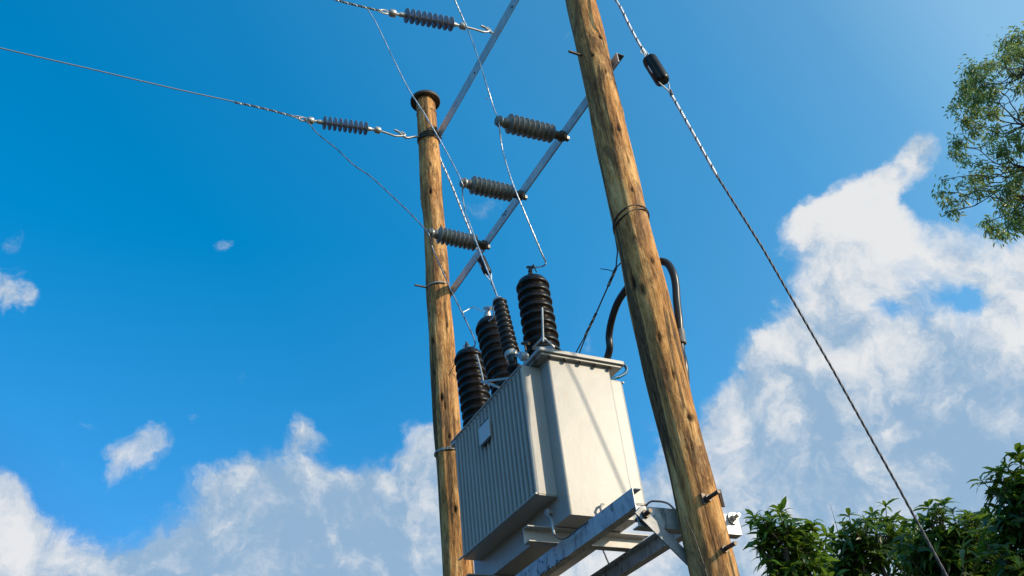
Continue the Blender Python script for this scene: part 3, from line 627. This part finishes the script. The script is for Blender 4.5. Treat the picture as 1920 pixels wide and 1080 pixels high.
def radiator(xo, xi, side, label=None):
    mb = MB(); n = 20; y0, y1 = 3.512, 4.40; pit = (y1 - y0) / n; z0, z1 = 1.667, 2.378
    s = 1 if xo > xi else -1
    for k in range(n):
        a = y0 + k * pit; w = pit * .52; xm = xi + (xo - xi) * .5
        prof = [(xi, a), (xm, a), (xo - s * .016, a + w * .04), (xo - s * .005, a + w * .16), (xo, a + w * .38), (xo, a + w * .62), (xo - s * .005, a + w * .84), (xo - s * .016, a + w * .96), (xm, a + w), (xi, a + w)]
        mb.prism([(x, y, z0 + .006 + EYE) for x, y in prof], (0, 0, z1 - z0 - .012))
    mb.prism([(xi, y0 + .002, z0 + EYE), (xo - s * .012, y0 + .002, z0 + EYE), (xo - s * .012, y1 - .002, z0 + EYE), (xi, y1 - .002, z0 + EYE)], (0, 0, .006))
    mb.prism([(xi, y0 + .002, z1 - .006 + EYE), (xo - s * .012, y0 + .002, z1 - .006 + EYE), (xo - s * .012, y1 - .002, z1 - .006 + EYE), (xi, y1 - .002, z1 - .006 + EYE)], (0, 0, .006))
    mb.prism([(xi, y0 + .004, z0 + .01 + EYE), (xi + s * .012, y0 + .004, z0 + .01 + EYE), (xi + s * .012, y1 - .004, z0 + .01 + EYE), (xi, y1 - .004, z0 + .01 + EYE)], (0, 0, z1 - z0 - .02))
    o = part('radiator', mb, 'paint', TR, .0015)
    for z in (z0 + .006, z1 - .008): rd = MB(); rd.tube([(xo + s * .002, y0 - .003, z + EYE), (xo + s * .002, y1 + .02, z + EYE)], .0055, 8); part('rim_bar', rd, 'paint', o)
    return o
RL = radiator(2.052, 2.166, -1); RR = radiator(2.676, 2.542, 1)
mb = MB(); q = [pt(897.5, 804, X=2.044), pt(917.5, 787.5, X=2.044), pt(921.7, 815, X=2.044), pt(901.7, 836.7, X=2.044)]
zt = (q[0].z + q[1].z) / 2; zb = (q[2].z + q[3].z) / 2; ya = (q[1].y + q[2].y) / 2; yb = (q[0].y + q[3].y) / 2
mb.box((2.038, ya, zb), (2.042, yb, zt)); np_ = part('nameplate', mb, 'plate', RL, .0005)
mb = MB(); mb.box((2.0415, ya + .02, zb - .012), (2.05, yb - .02, zt + .012)); part('plate_holder', mb, 'steel', np_)
# lid
mb = MB(); lx0, lx1, ly0, ly1 = 2.100, 2.622, 3.388, 4.54
rbox(mb, lx0, lx1, ly0, ly1, 2.402, 2.421, .014)
lid = part('lid', mb, 'paint', TR, .003)
mb = MB(); rbox(mb, lx0 + .016, lx1 - .016, ly0 + .014, ly1 - .014, 2.388, 2.4005, .01); part('tank_flange', mb, 'paint', TR, .001)
for k in range(5):
    x = 2.17 + k * .092; b = MB(); b.bolt((x, ly0 + .020, 2.372 + EYE), (0, 0, 1), .062, .006, nut_at=.004, head=False); b.lathe((x, ly0 + .020, 2.421 + EYE), (x, ly0 + .020, 2.430 + EYE), [(0, .010), (1, .010)], 6, 0, False); part('lid_bolt', b, 'steel', lid)
for k in range(9):
    y = 3.47 + k * .122
    b = MB(); b.bolt((lx0 + .016, y, 2.372 + EYE), (0, 0, 1), .062, .006, nut_at=.004, head=False); part('lid_bolt', b, 'steel', lid)
# turrets and bushings
def bushing(top_px, bot_px, X, rs, n, turret=True, horn=None):
    top = pt(*top_px, X=X); bot = pt(*bot_px, X=X); d = (top - bot); u = d.normalized()
    base = bot - u * ((bot.z - (2.424 + EYE)) / u.z)
    mb = MB()
    tr = MB(); tr.lathe((base.x, base.y, 2.421 + EYE), (base.x, base.y, 2.448 + EYE), [(0, rs * 1.22), (.7, rs * 1.22), (1, rs * 1.12)], 40)
    root = MB()
    pr = [(0, rs * .55), (.02, rs * .8)]
    for k in range(n):
        a = .03 + .93 * k / n; w = .93 / n; r = rs * (1.0 - .04 * k / n) * (1 if k % 2 == 0 else .985)
        pr += [(a, rs * .80), (a + w * .06, r * .97), (a + w * .18, r), (a + w * .34, r * .99), (a + w * .62, rs * .86), (a + w * .9, rs * .80)]
    pr += [(.965, rs * .70), (.985, rs * .5), (1, rs * .25)]
    mb.lathe(base, top, pr, 48); o = part('bushing', mb, 'porcelain', TR)
    part('turret', tr, 'paint', o, .002)
    t = MB(); L = d.length; t.lathe(top - u * .01, top + u * .035, [(0, .030), (.5, .026), (.6, .018), (1, .014)], 18); t.tube([top, top + u * .075], .0075, 10)
    t.lathe(top + u * .045, top + u * .056, [(0, .013), (1, .013)], 6, 0, False); part('terminal', t, 'steel', o)
    return o, base, top
BU3, b3, tp3 = bushing((996, 521), (1016, 645), 2.30, .102, 11)
BU2, b2_, tp2 = bushing((915, 601), (944, 706), 2.30, .100, 11)
BU1, b1, tp1 = bushing((877, 658), (894, 765), 2.30, .104, 11)
# wire clamps at the terminals
mb = MB(); q = pt(993, 500, X=2.30)
for a, c in (((993, 521), (1000, 496)), ((1000, 496), (1006, 510))): mb.tube([pt(*a, X=2.27), pt(*c, X=2.27)], .004, 6)
mb.lathe(pt(989, 501, X=2.30), pt(1000, 501, X=2.30), [(0, .009), (1, .009)], 10); part('wire_clamp', mb, 'steel', BU3)
mb = MB(); mb.lathe(pt(870, 649, X=2.30), pt(880, 650, X=2.30), [(0, .009), (1, .009)], 10); part('wire_clamp', mb, 'fitting', BU1)
mb = MB(); mb.lathe(pt(909, 578, X=2.29), pt(921, 578, X=2.29), [(0, .012), (.5, .015), (1, .011)], 12); mb.lathe(pt(914, 602, X=2.29), pt(915, 582, X=2.29), [(0, .03), (.5, .024), (1, .014)], 12)
part('wire_clamp', mb, 'fitting', BU2)
# arcing horns
mb = MB(); XH = 2.18
mb.tube([pt(1016.5, 577, X=XH), pt(1018.5, 641, X=XH)], .006, 8)
l, m_, r_ = pt(998, 652, X=XH), pt(1018, 631, X=XH), pt(1040, 650, X=XH + .06)
for a, c in ((l, m_), (m_, r_), (l, r_)):
    w = Vector((0, 0, .006)); mb.prism([a - w, c - w, c + w, a + w], (.008, .012, 0))
part('arcing_horn', mb, 'fitting', BU3, .001)
mb = MB(); mb.tube([pt(894, 665, X=2.16), pt(901, 690, X=2.16), pt(908, 722, X=2.16)], .0055, 8)
mb.tube([pt(903, 716, X=2.15), pt(925, 713, X=2.15), pt(955, 709, X=2.15)], .007, 8); mb.tube([pt(905, 716, X=2.15), pt(915, 718, X=2.15), pt(935, 726, X=2.16)], .008, 8)
part('arcing_horn', mb, 'fitting', BU1)
# lid fittings
q = on_lid = lambda px, py: pt(px, py, Z=2.425)
fp = Vector((2.44, 3.50, 2.42 + EYE)); mb = MB(); mb.lathe(fp, fp + Vector((0, 0, .018)), [(0, .026), (1, .024)], 16); o = part('oil_gauge', mb, 'steel', lid)
mb = MB(); mb.lathe(fp + Vector((0, 0, .018)), fp + Vector((0, 0, .052)), [(0, .015), (1, .015)], 16); part('gauge_glass', mb, 'whitepl', o)
mb = MB(); mb.lathe(fp + Vector((0, 0, .052)), fp + Vector((0, 0, .076)), [(0, .0165), (.7, .0165), (1, .010)], 16); part('gauge_cap', mb, 'red', o)
gl = Vector((2.555, 3.49, 2.42 + EYE)); mb = MB(); mb.lathe(gl, gl + Vector((0, 0, .03)), [(0, .036), (.5, .036), (.6, .028), (1, .028)], 20); part('cable_gland', mb, 'steel', lid)
for x, y in ((2.16, 3.44), (2.585, 3.43)):
    pass
# lifting hook on the front wall, earth lug on the side wall
h = pt(1128, 960, Y=3.424); mb = MB(); mb.tube([h + Vector((0, .0, -.03)), h + Vector((-.012, -.016, -.012)), h + Vector((-.016, -.02, .01)), h + Vector((-.004, -.018, .03)), h + Vector((.01, -.01, .036))], .006, 8); part('lifting_hook', mb, 'paint', tank)
e = pt(1034, 961, X=2.162); mb = MB(); mb.lathe(e + Vector((.006, 0, 0)), e + Vector((-.03, 0, 0)), [(0, .011), (.6, .011), (.62, .017), (1, .017)], 8); part('earth_lug', mb, 'galv', tank)
lw = thing('earth_lead', 'thin earth lead hanging in a loop from the lug on the transformer side', 'earth lead', e)
mb = MB(); P = [e + Vector((-.026, 0, -.008)), pt(1034, 975, X=2.13), pt(1036, 988, X=2.12), pt(1038, 997, X=2.12), pt(1040, 1003, X=2.12)]; mb.tube(smooth(P, 6), [.0065] * 25, 8); part('lug_sleeve', mb, 'fitting', lw)
mb = MB(); P = [pt(1040, 1003, X=2.12), pt(1047, 1009, X=2.125), pt(1055, 1011, X=2.13), pt(1065, 1007, X=2.14), pt(1080, 995, X=2.15), pt(1100, 980, X=2.164), pt(1108, 973, X=2.19)]; mb.tube(smooth(P, 6), .0035, 6); part('wire', mb, 'dark', lw)
# weld seam and drain at the back lower edge
# ------------------------------------------------------------------ surge arrester standing on the front left of the lid
a0, a1 = pt(958, 662, X=2.10), pt(936, 562, X=2.10)
SA = thing('surge_arrester', 'slim black ribbed surge arrester held by a clamp in front of the middle bushing', 'surge arrester', a0)
n = 10; pr = [(0, .026)]
for k in range(n): w = 1 / n; a = k * w; pr += [(a + .05 * w, .031), (a + .22 * w, .046 - .006 * k / n), (a + .34 * w, .0475 - .006 * k / n), (a + .46 * w, .045 - .006 * k / n), (a + .8 * w, .030)]
pr += [(1, .022)]
mb = MB(); mb.lathe(a0, a1, pr, 36); part('shed_stack', mb, 'rubber', SA)
u = (a1 - a0).normalized(); mb = MB(); mb.lathe(a0 - u * .03, a0 + u * .012, [(0, .03), (.2, .036), (.8, .036), (1, .028)], 24)
c0 = a0 - u * .008; c1 = pt(976, 668, X=2.10)
w = Vector((0, 0, .012)); mb.prism([c0 - w, c1 - w, c1 + w, c0 + w], (.03, .0, 0)); mb.lathe(c1, pt(989, 668, X=2.14), [(0, .022), (.1, .026), (.18, .020), (.3, .026), (.38, .02), (.5, .026), (.58, .02), (.7, .026), (.8, .018), (1, .016)], 18)
part('clamp', mb, 'fitting', SA, .001)
mb = MB(); mb.lathe(a0 - u * .03, a0 - u * .085, [(0, .027), (.8, .024), (1, .012)], 18); mb.tube([a0 - u * .08, a0 - u * .15], .009, 10); mb.lathe(a0 - u * .105, a0 - u * .12, [(0, .042), (.5, .045), (1, .03)], 24); part('disconnector', mb, 'rubber', SA)
mb = MB(); mb.bolt(pt(984, 644, X=2.14), (0, 0, -1), .075, .005, head=False); mb.lathe(pt(979, 644, X=2.14), pt(992, 644, X=2.14), [(0, .009), (1, .009)], 6); part('clamp_bolt', mb, 'steel', SA)
mb = MB(); mb.tube(smooth([a1, a1 + u * .012 + Vector((-.01, 0, .005)), pt(926, 562, X=2.10), pt(924, 580, X=2.12), pt(926, 592, X=2.14), pt(920, 600, X=2.2), pt(915, 603, X=2.26)], 6), .0042, 6); mb.lathe(a1, a1 + u * .02, [(0, .022), (1, .012)], 14); part('top_lead', mb, 'alu', SA)

# ------------------------------------------------------------------ cables
P = [gl + Vector((0, 0, .01)), pt(1143, 655, X=2.555), pt(1142, 630, X=2.552), pt(1147, 600, X=2.545), pt(1158, 568, X=2.535), pt(1176, 540, X=2.54)]
ang = [P[-1]]
Q = [pt(1196, 514, X=2.55), pt(1218, 496, X=2.565), pt(1237, 490, X=2.575), pt(1252, 495, X=2.595), pt(1262, 512, X=2.60), pt(1267, 535, X=2.60), pt(1269, 565, X=2.585), pt(1273, 600, X=2.57), pt(1275, 632, X=2.56), pt(1277, 660, X=2.545), pt(1284, 695, X=2.525), V(2.52, 2.90, 1.75), V(2.515, 2.91, 1.2), V(2.51, 2.91, .0), V(2.51, 2.91, -1.6)]
CB = thing('power_cable', 'thick black cable arching from the transformer lid behind the near pole', 'cable', gl)
mb = MB(); mb.tube(smooth(P + Q[:-2], 8), .0195, 16); part('sheath', mb, 'rubber', CB)
k1, k2 = pt(1275.5, 622, X=2.56), pt(1277, 655, X=2.546)
mb = MB(); mb.lathe(pt(1275.5, 620, X=2.565), pt(1278, 645, X=2.556), [(0, .0215), (.8, .0225), (.9, .026), (1, .0215)], 16); part('tape_wrap', mb, 'worn', CB)
mb = MB(); mb.tube(smooth([V(2.60, 3.60, 2.41), pt(1165, 685, Y=3.62), pt(1172, 686, Y=3.62), pt(1175, 692, Y=3.62), pt(1172, 700, Y=3.62), pt(1160, 707, Y=3.62), pt(1150, 711, Y=3.62), V(2.56, 3.66, 2.33)], 6), .0095, 10)
tag(part('bonding_cable', mb, 'bluecable', None, loc=V(2.6, 3.6, 2.41)), 'short blue cable looping off the right end of the transformer lid', 'cable')
# twisted tie from the lid up to the near pole
P = [pt(1080, 661, Z=2.43), pt(1097, 630, X=2.335), pt(1118, 587, X=2.33), pt(1140, 537, X=2.325), pt(1155, 502, X=2.325)]
TW = thing('guy_tie', 'thin twisted wire tie between the transformer lid and the near pole', 'tie wire', P[0])
mb = MB(); mb.tube(P[:2] + [P[2]], .0035, 6); mb.tube([P[0] + Vector((.02, 0, 0)), P[1] + Vector((.006, 0, 0)), P[2]], .0035, 6); mb.rope([P[1], P[2]], R0=.004, rs=.004, strands=3, pitch=.05, mats=(0, 0, 1), step=.008)
mb.tube([P[2], P[3]], .004, 6); mb.rope([P[3], P[4]], R0=.004, rs=.0045, strands=3, pitch=.05, mats=(0, 0, 1), step=.008)
mb.tube([P[4], pt(1158, 470, X=2.325), pt(1153, 440, X=2.325), pt(1154, 425, X=2.325)], .0038, 6); mb.tube([P[4], pt(1163, 494, X=2.33), pt(1172, 488, X=2.35)], .0038, 6)
mb.tube(smooth([pt(1126, 504, X=2.32), pt(1140, 506, X=2.32), pt(1152, 510, X=2.325)], 4), .0025, 5)
part('wire', mb, ['dark', 'fitting'], TW)
# small leads
wire('earth_wire', [V(2.56, 3.46, 1.56), pt(1215, 944, Y=3.2), pt(1232, 940, Y=3.1), pt(1252, 944, Y=3.0), pt(1268, 957, Y=2.9), V(2.38, 2.87, 1.36)], .0045, 'thin dark wire bowing from the tank foot over to the near pole', 'wire', 'dark')
P = [pt(1281, 968, X=2.31), pt(1290, 985, X=2.33), pt(1303, 1012, X=2.345), pt(1315, 1045, X=2.35), pt(1326, 1082, X=2.36)]
P = [q + (Vector((0, 0, EYE)) - q).normalized() * .0 for q in P]
def on_pole(px, py, c, r):
    d = ray(px, py); dn = Vector((d[0], d[1])); l = dn.length; dn.normalize(); c2 = Vector(c); bq = c2.dot(dn); s_ = bq - math.sqrt(max(bq * bq - c2.length_squared + r * r, 0))
    return Vector((dn.x * s_, dn.y * s_, d[2] * s_ / l + EYE))
P = [on_pole(x, y, ctn, .1) for x, y in ((1283, 968), (1292, 985), (1304, 1012), (1315, 1045), (1327, 1085), (1336, 1130))]
wire('pole_wire', P, .0022, 'thin wire lying against the near pole at the bottom edge', 'wire', 'steel')
P = [on_pole(x, y, (FP[0], FP[1]), .1) for x, y in ((858, 752), (850, 735), (846, 700), (842, 683))]
wire('rusty_wire', [pt(870, 664, X=2.28), pt(858, 672, X=2.30), pt(850, 688, X=2.32), pt(842, 703, X=2.34)], .0028, 'thin rusty wire end curling from the left bushing across the far pole', 'wire', 'steel')

# ------------------------------------------------------------------ trees
def leaves_mesh(L):
    """L: list of (base, dir, normal, length, width, droop, tone)"""
    n = len(L); base = np.array([l[0] for l in L]); d = np.array([l[1] for l in L]); nr = np.array([l[2] for l in L])
    ln = np.array([l[3] for l in L])[:, None]; wd = np.array([l[4] for l in L])[:, None]; dp = np.array([l[5] for l in L])[:, None]
    d /= np.linalg.norm(d, axis=1, keepdims=True); side = np.cross(d, nr); side /= np.linalg.norm(side, axis=1, keepdims=True) + 1e-9; nr = np.cross(side, d)
    st = [(0, .12), (.28, .95), (.6, .85), (1, .04)]; vs = []
    for f, w in st:
        c = base + d * ln * f * (1 - .15 * f) + np.array([0, 0, -1.0]) * ln * dp * f * f
        vs += [c - side * wd * w / 2 + nr * wd * .16 * w, c, c + side * wd * w / 2 + nr * wd * .16 * w]
    Vv = np.stack(vs, 1).reshape(-1, 3); q = []
    for r in range(3):
        for c in range(2): q.append((r * 3 + c, r * 3 + c + 1, r * 3 + c + 4, r * 3 + c + 3))
    F = (np.array(q)[None] + (np.arange(n) * 12)[:, None, None]).reshape(-1, 4)
    tone = np.repeat(np.array([l[6] for l in L]), 12)
    return Vv, F, tone
def crown(name, L, m, parent):
    Vv, F, tone = leaves_mesh(L); org = np.array(loc_of(parent)); Vv = Vv - org
    me = bpy.data.meshes.new(name); me.vertices.add(len(Vv)); me.vertices.foreach_set('co', Vv.reshape(-1))
    me.loops.add(F.size); me.loops.foreach_set('vertex_index', F.reshape(-1)); me.polygons.add(len(F)); me.polygons.foreach_set('loop_start', np.arange(0, F.size, 4))
    me.polygons.foreach_set('loop_total', np.full(len(F), 4)); me.update(calc_edges=True); me.polygons.foreach_set('use_smooth', [True] * len(F))
    at = me.attributes.new('tone', 'FLOAT', 'POINT'); at.data.foreach_set('value', tone.astype(np.float32)); me.materials.append(M[m])
    o = bpy.data.objects.new(name, me); S.collection.objects.link(o); o.parent = parent; return o
def limb(mb, a, b, r0, r1, rnd, wob=.08):
    a = Vector(a); b = Vector(b); n = 6; L = (b - a).length; pts = []
    for i in range(n + 1):
        f = i / n; o = Vector(rnd.normal(size=3)) * wob * L * math.sin(math.pi * f) * .35; pts.append(a.lerp(b, f) + o + Vector((0, 0, -.05 * L * math.sin(math.pi * f))))
    mb.tube(smooth(pts, 3), [r0 + (r1 - r0) * i / (n * 3) for i in range(n * 3 + 1)], 6); return pts
def mango(base_px, dist, lobes, shoots, label, seed, dens=1.0, tone=(.0, .75), leaf=.195):
    rnd = np.random.RandomState(seed); d = ray(*base_px); h = math.hypot(d[0], d[1]); bx, by = d[0] / h * dist, d[1] / h * dist
    t = thing('mango_tree', label, 'tree', (bx, by, 0), 'leafy trees along the bottom right')
    wood = MB(); low = min(l[0].z - l[1] * .6 for l in lobes); fork = Vector((bx, by, low * .55)); limb(wood, (bx, by, 0), fork, .11, .085, rnd, .05)
    L = []
    def rosette(p, ax, n, ln):
        ax = ax.normalized(); u = ax.orthogonal().normalized(); w = ax.cross(u); a0 = rnd.rand() * 6.28; tn = rnd.uniform(*tone)
        for k in range(n):
            a = a0 + k * 2.4; el = rnd.uniform(-.15, .9); o = (u * math.cos(a) + w * math.sin(a)) * math.cos(el) + ax * math.sin(el)
            l_ = ln * rnd.uniform(.7, 1.2)
            L.append((tuple(p - ax * rnd.rand() * .05), tuple(o), tuple(ax + Vector(rnd.normal(size=3)) * .25), l_, l_ * rnd.uniform(.18, .27), rnd.uniform(.1, .6), min(1, max(0, tn + rnd.normal() * .12 + (.35 if rnd.rand() < .04 else 0)))))
    for c, r, k in lobes:
        tip = c - Vector((0, 0, r * .35)); main = limb(wood, fork, tip, .055, .022, rnd, .12)
        for i in range(int(k * dens * .72)):
            v = Vector(rnd.normal(size=3)); v.normalize(); v.z = v.z * .9; rad = r * rnd.uniform(.15, 1.12) ** .7; p = c + v * rad
            s0 = tip + (p - tip) * rnd.uniform(.2, .5); wood.tube([s0, s0.lerp(p, .5) + Vector(rnd.normal(size=3)) * .03, p], [.008, .006, .004], 5)
            ax = (v * .6 + Vector((0, 0, .8)) + Vector(rnd.normal(size=3)) * .25)
            rosette(p, ax, rnd.randint(6, 11), leaf)
            if rnd.rand() < .22 and v.z > -.1:
                p2 = p + (v * .5 + Vector((0, 0, 1))).normalized() * rnd.uniform(.08, .20); wood.tube([p, p.lerp(p2, .5), p2], [.005, .0045, .004], 5); rosette(p2, p2 - p, rnd.randint(6, 10), leaf)
            if rnd.rand() < .3: rosette(p - ax.normalized() * .10, ax, 7, leaf * .95)
    for a, b in shoots:
        wood.tube([a, a.lerp(b, .5) + Vector((.02, 0, .01)), b], [.007, .006, .0045], 6); rosette(b, b - a + Vector((0, 0, .2)), 10, leaf); rosette(a.lerp(b, .6), b - a, 6, leaf)
    part('trunk', wood, 'bark', t); crown('crown', L, 'mango', t); return t
def lobe(px, py, dist, r_px, k):
    c = pt(px, py, D=dist); dep = (c - Vector((0, 0, EYE))).length; return (c, r_px / FPX * dep, k)
def shoot(p0, p1, dist): return (pt(*p0, D=dist), pt(*p1, D=dist + .02))
mango((1470, 1080), 9.0, [lobe(1468, 1012, 9.0, 38, 30), lobe(1455, 1070, 9.1, 44, 30), lobe(1505, 1050, 9.2, 48, 34), lobe(1495, 1120, 9.1, 80, 54), lobe(1500, 1000, 9.3, 26, 14), lobe(1436, 1012, 9.1, 16, 7)], [shoot((1465, 985), (1464, 958), 9.0), shoot((1432, 1005), (1428, 985), 9.1), shoot((1515, 1000), (1522, 985), 9.2)],
      'bright green leafy tree just right of the near pole at the bottom edge', 21, 1, (.3, .9))
mango((1640, 1080), 10.3, [lobe(1640, 1020, 10.3, 55, 44), lobe(1600, 1030, 10.2, 44, 32), lobe(1570, 1060, 10.4, 38, 24), lobe(1690, 1020, 10.5, 48, 36), lobe(1650, 1110, 10.4, 110, 80), lobe(1590, 1100, 10.3, 70, 40)], [shoot((1645, 1010), (1635, 962), 10.3), shoot((1665, 1010), (1670, 972), 10.3), shoot((1600, 1010), (1597, 985), 10.2), shoot((1690, 1000), (1700, 972), 10.4)],
      'dark leafy tree between the bright green tree and the stay wire', 22, 1, (.1, .75))
mango((1775, 1080), 9.6, [lobe(1760, 1010, 9.6, 50, 40), lobe(1790, 1030, 9.7, 56, 44), lobe(1735, 1040, 9.7, 46, 30), lobe(1830, 1010, 9.8, 48, 34), lobe(1780, 1100, 9.7, 100, 74), lobe(1840, 1080, 9.8, 70, 50)], [shoot((1765, 1000), (1770, 940), 9.6), shoot((1742, 1000), (1740, 948), 9.6), shoot((1800, 985), (1822, 962), 9.7), shoot((1830, 985), (1845, 962), 9.8)],
      'dark leafy tree behind the lowest stretch of the stay wire', 23, 1, (.1, .75))
mango((1930, 1080), 8.7, [lobe(1928, 915, 8.7, 28, 16), lobe(1905, 935, 8.7, 32, 16), lobe(1950, 930, 8.8, 70, 40), lobe(1905, 985, 8.8, 42, 26), lobe(1915, 1060, 8.8, 80, 60), lobe(1990, 1000, 9, 90, 50)], [shoot((1905, 905), (1885, 872), 8.7), shoot((1915, 880), (1908, 848), 8.7), shoot((1888, 930), (1872, 900), 8.7)],
      'tall leafy tree cut off by the right edge of the picture, lower right', 24, 1, (.1, .7), .20)
for a, mpx, b, lab in (((1578, 1035), (1568, 985), (1556, 944), 'bare thin twig standing above the dark leaves, left of the stay wire'), ((1548, 1035), (1538, 1018), (1528, 1010), 'short bare twig reaching from the bright green tree'), ):
    mb = MB(); mb.tube(smooth([pt(*a, D=10.2), pt(*mpx, D=10.2), pt(*b, D=10.2)], 6), [.005 - .0003 * i for i in range(13)], 5); tag(part('bare_twig', mb, 'bark', None, loc=pt(*a, D=10.2)), lab, 'twig')

# gum tree at the upper right
def gum():
    rnd = np.random.RandomState(5); D = 18.0; base = pt(2150, 500, D=D + .6)
    t = thing('gum_tree', 'airy tree with fine drooping leaves, upper right corner', 'tree', (base.x, base.y, 0))
    wood = MB(); top = pt(2120, -60, D=D + .5); spine = []
    for i in range(9): f = i / 8; q = Vector((base.x, base.y, 0)).lerp(top, f); spine.append(q + Vector(rnd.normal(size=3)) * .12 * (f > 0))
    wood.tube(smooth(spine, 4), [.26 - .21 * i / 32 for i in range(33)], 10)
    Z = lambda x, y: (1720 + x / 2.348, 20 + y / 2.348)
    cl = [(450, 125, 48, 22), (400, 160, 55, 26), (455, 190, 55, 26), (380, 215, 40, 18), (430, 270, 45, 20), (462, 340, 25, 8), (340, 240, 25, 8), (300, 250, 38, 14), (240, 275, 45, 24), (215, 330, 48, 26), (275, 320, 50, 26), (200, 385, 42, 20), (255, 385, 48, 24), (315, 380, 42, 22), (335, 330, 25, 8), (155, 430, 20, 5), (250, 440, 50, 24), (320, 450, 38, 16), (205, 485, 35, 13), (255, 525, 42, 18), (345, 440, 30, 8),
          (180, 575, 38, 15), (175, 625, 34, 12), (205, 670, 20, 5), (255, 670, 18, 4), (340, 540, 36, 11), (375, 600, 42, 16), (395, 640, 28, 8), (325, 590, 24, 5), (430, 545, 36, 12), (455, 600, 24, 6), (320, 680, 22, 5), (290, 720, 36, 13), (245, 750, 38, 14), (265, 800, 34, 10), (310, 790, 26, 6), (115, 745, 18, 4), (110, 800, 22, 6), (140, 840, 30, 8), (165, 885, 24, 6), (190, 820, 24, 5), (180, 765, 14, 3), (145, 885, 18, 4),
          (400, 700, 30, 8), (440, 740, 46, 20), (400, 790, 46, 20), (450, 830, 48, 20), (390, 860, 46, 20), (440, 900, 44, 18), (330, 955, 38, 15), (365, 985, 28, 10), (305, 930, 20, 5), (410, 945, 30, 9), (455, 960, 36, 12), (470, 450, 30, 8)]
    cl += [(rnd.uniform(490, 1300), rnd.uniform(120, 1000), rnd.uniform(50, 90), 16) for _ in range(60)]
    L = []; hubs = [pt(*Z(a, b), D=D) for a, b in ((480, 505), (480, 700), (500, 760), (520, 250), (500, 830), (700, 300), (700, 700))]
    for hb in hubs:
        s_ = min(spine, key=lambda q: (q - hb).length + max(0, q.z - hb.z) * 2); limb(wood, s_, hb, .09, .035, rnd, .08)
    for x, y, r, k in cl:
        c = pt(*Z(x, y), D=D + rnd.uniform(-1.2, 1.2)); r3 = r / 2.348 / FPX * (c - Vector((0, 0, EYE))).length
        hb = min(hubs, key=lambda q: (q - c).length); br = limb(wood, hb, c, .015, .006, rnd, .14)
        for i in range(k):
            v = Vector(rnd.normal(size=3)); v.normalize(); p = c + v * r3 * rnd.uniform(.15, 1.05); tn = rnd.uniform(.1, .95)
            st = c.lerp(p, .25); wood.tube([st, st.lerp(p, .5) + Vector((0, 0, .03)), p], [.004, .0035, .0025], 4)
            for q in range(rnd.randint(8, 14)):
                f = rnd.rand(); b = st.lerp(p, .2 + .95 * f) + Vector(rnd.normal(size=3)) * .07
                dr = Vector((rnd.normal() * .8, rnd.normal() * .8, -rnd.uniform(.1, 1.3))) + v * .5; l_ = rnd.uniform(.09, .15)
                L.append((tuple(b), tuple(dr), tuple(Vector(rnd.normal(size=3)) + Vector((0, 0, .6))), l_, l_ * rnd.uniform(.2, .3), .15, min(1, max(0, tn + rnd.normal() * .15))))
    part('trunk', wood, 'bark', t); crown('crown', L, 'gum', t)
gum()
